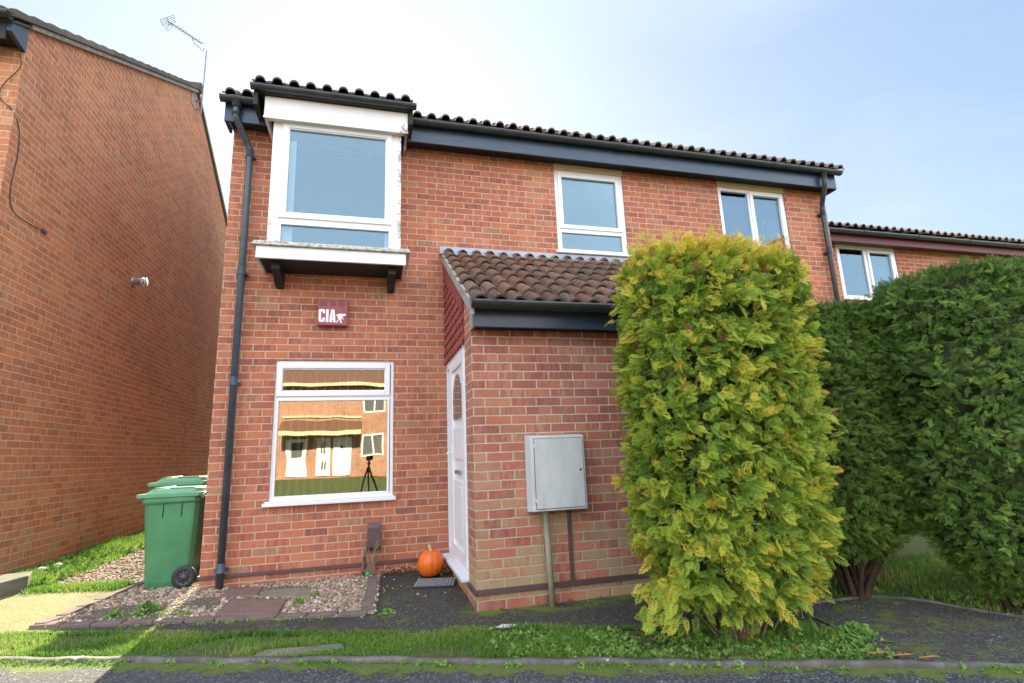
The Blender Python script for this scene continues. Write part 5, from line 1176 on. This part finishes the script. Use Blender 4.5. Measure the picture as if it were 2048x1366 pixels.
# dark cypress hedge trees
tplD=spray_template(5,.072,.026,True,.0030)
def cypress(cx,cy,tx,ty,hw,hd,zlow,ztop,label,seed,n,lowf):
    e=empty('dark_cypress',(tx,ty,gzf(tx,ty)),label,'conifer',None)
    def shp(th,z):
        t=np.clip((z-zlow)/(ztop-zlow),0,1); c,s_=np.cos(th),np.sin(th); q=2/2.9
        f=np.interp(t,lowf[0],lowf[1]); b=1+.08*clumpy(th,z*1.3,6,seed)+.05*clumpy(th*2,z*3.3,6,seed+1)
        # crown leans from trunk to centre
        ox=(tx-cx)*np.interp(t,[0,.35,1],[1,.25,0]); oy=(ty-cy)*np.interp(t,[0,.35,1],[1,.25,0])
        return np.sign(c)*abs(c)**q*hw*f*b+ox,np.sign(s_)*abs(s_)**q*hd*f*b+oy
    th=th_samp(n,2/2.9,hw,hd); z=zlow+(ztop-zlow)*RNG.random(n)**.9; top=RNG.random(n)<.28; z[top]=ztop+RNG.normal(0,.02,top.sum())
    x,y=shp(th,z); ox=np.interp(np.clip((z-zlow)/(ztop-zlow),0,1),[0,.35,1],[1,.25,0]); ox,oy=(tx-cx)*ox,(ty-cy)*ox
    k=1-.13*RNG.random(n); k[top]=np.sqrt(RNG.random(top.sum())); P=np.stack([cx+ox+(x-ox)*k,cy+oy+(y-oy)*k,z],1)
    nr=norm(np.stack([(x-ox)/hw**2,(y-oy)/hd**2,np.where(top,3.,0)],1)); tg_=np.stack([-nr[:,1],nr[:,0],np.zeros(n)],1)
    D=nr*RNG.uniform(.2,.8,n)[:,None]+tg_*RNG.normal(0,.7,n)[:,None]+np.array([0,0,1.])*RNG.normal(.25,.6,n)[:,None]; Nn=nr*.8+RNG.normal(0,.6,(n,3))
    r=np.clip(RNG.beta(2,2.4,n)*.8+.16*clumpy(th,z*2,5,seed+4),0,.95); br=RNG.random(n)<.02; r[br]=1.0
    tf=lambda z_:((tx-cx)*np.interp(np.clip((z_-zlow)/(ztop-zlow),0,1),[0,.35,1],[1,.25,0]),(ty-cy)*np.interp(np.clip((z_-zlow)/(ztop-zlow),0,1),[0,.35,1],[1,.25,0]))
    sc_=RNG.uniform(.7,1.15,n); Q=clumps(2300,8,shp,cx,cy,zlow,ztop,hw,hd,.68,.10,.85,.42,seed+7,toff=tf,ztop=ztop,proud=.028,kin=.97)
    P,D,Nn,sc_,r=[np.concatenate(q) for q in zip((P,D,Nn,sc_,r*.7),Q)]
    foliage('crown',P,D,Nn,sc_,r,tplD,M_dgreen,e,.1)
    s=MB()
    for q in range(9):
        a=q*.7+seed; x0,y0=tx+.05*math.cos(a),ty+.05*math.sin(a); zz=zlow+.25+.1*math.sin(q*2.3); rr=.30*hw/.6
        s.tube([(x0,y0,gzf(x0,y0)-.03),(x0+.06*math.cos(a),y0+.05*math.sin(a),gzf(x0,y0)+.13),(cx*.4+tx*.6+rr*math.cos(a),cy*.4+ty*.6+rr*math.sin(a),zz+.1),(cx+hw*.6*math.cos(a),cy+hd*.5*math.sin(a),zz+.75)],[.026,.019,.011,.006],7)
    s.tube([(tx,ty,gzf(tx,ty)-.05),(tx*.7+cx*.3,ty*.7+cy*.3,zlow+.3),(cx,cy,ztop-.4)],[.070,.05,.02],9)
    s.build('trunk',M_bark2,e)
    s=MB()
    for q in range(110):
        a=RNG.uniform(0,6.28); z1=zlow+RNG.uniform(-.02,.35); x1,y1=shp(np.array([a]),np.array([max(z1,zlow+.05)])); s.tube([(tx+.03*math.cos(a),ty+.03*math.sin(a),gzf(tx,ty)+RNG.uniform(.05,.3)),(cx+(x1[0])*.9,cy+y1[0]*.9,z1+.1)],[.006,.003],4,False)
    s.build('twigs',M_bark,e)
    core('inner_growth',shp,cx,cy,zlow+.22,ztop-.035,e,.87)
    return e
lf=([0,.10,.22,.40,.8,1],[.16,.50,.84,1.0,1.0,.93])
cypress(3.62,-2.02,3.24,-2.28,.78,.50,.16,2.13,'dark green cypress just right of the golden conifer, trunk splayed low',21,14000,([0,.10,.22,.40,.8,1],[.30,.66,.92,1.0,1.0,.93]))
cypress(4.42,-2.82,3.95,-2.93,.86,.52,-.06,2.25,'dark green cypress at the right edge, bushy almost to the ground',35,15000,([0,.08,.18,.36,.8,1],[.16,.46,.74,1.0,1.0,.95]))
# brown fallen frond and bare tree far behind
s=MB()
for k in range(3):
    x0,y0=2.30+.10*k,kerb(2.30+.10*k)+.04-.03*k; 
    s.tube([(x0,y0,gzf(x0,y0)+.045),(x0+.09,y0-.015,gzf(x0,y0)+.05)],.003,5)
    for j in range(9):
        t=j/9; s.tube([(x0+.09*t,y0-.015*t,gzf(x0,y0)+.048),(x0+.09*t+.022,y0-.015*t+(.022 if j%2 else -.022),gzf(x0,y0)+.052)],.0022,4)
tag(s.build('dead_frond',simple('orange_dead_frond',(.42,.17,.07),.8,.2),loc=(2.4,kerb(2.4),gzf(2.4,kerb(2.4)))),'orange brown dead conifer frond lying on the kerb','frond')
bt=empty('bare_tree',(27,11.5,-.12),'bare leafless tree far behind the right hand roofs','tree')
s=MB()
def branch(p,d,l,r,dep):
    e=p+d*l; s.tube([p,p.lerp(e,.5)+Vector((RNG.normal(0,.03),0,RNG.normal(0,.03)))*l,e],[r,r*.8,r*.6],5,False)
    if dep>0:
        for _ in range(3): branch(p.lerp(e,RNG.uniform(.55,1)),(d+Vector((RNG.normal(0,.5),RNG.normal(0,.4),RNG.normal(.1,.35)))).normalized(),l*.68,r*.58,dep-1)
branch(Vector((27,11.5,-.2)),Vector((0,0,1)),3.6,.16,5); s.build('trunk',M_bark,bt)
# unseen tree added behind the alley to shade the foot of the gable wall
gt=empty('unseen_shade_tree',(-4.9,14.2,-.1),'dark evergreen tree in the gardens behind the alley, hidden by the gable','tree')
s=MB(); s.tube([(-4.9,14.2,-.2),(-4.9,14.2,4),(-4.85,14.2,8)],[.18,.13,.05],8); s.build('trunk',M_bark,gt)
n=5200; th=RNG.uniform(0,6.28,n); z=RNG.uniform(1.5,9.6,n); r_=1.15*np.sin(np.clip((z-1.2)/8.6,0,1)*math.pi)**.6*np.sqrt(RNG.random(n)); P=np.stack([-4.9+r_*np.cos(th),14.2+r_*np.sin(th),z],1)
foliage('crown',P,RNG.normal(0,1,(n,3)),RNG.normal(0,1,(n,3)),np.full(n,2.6),RNG.random(n)*.8,tplD,M_dgreen,gt,.1)
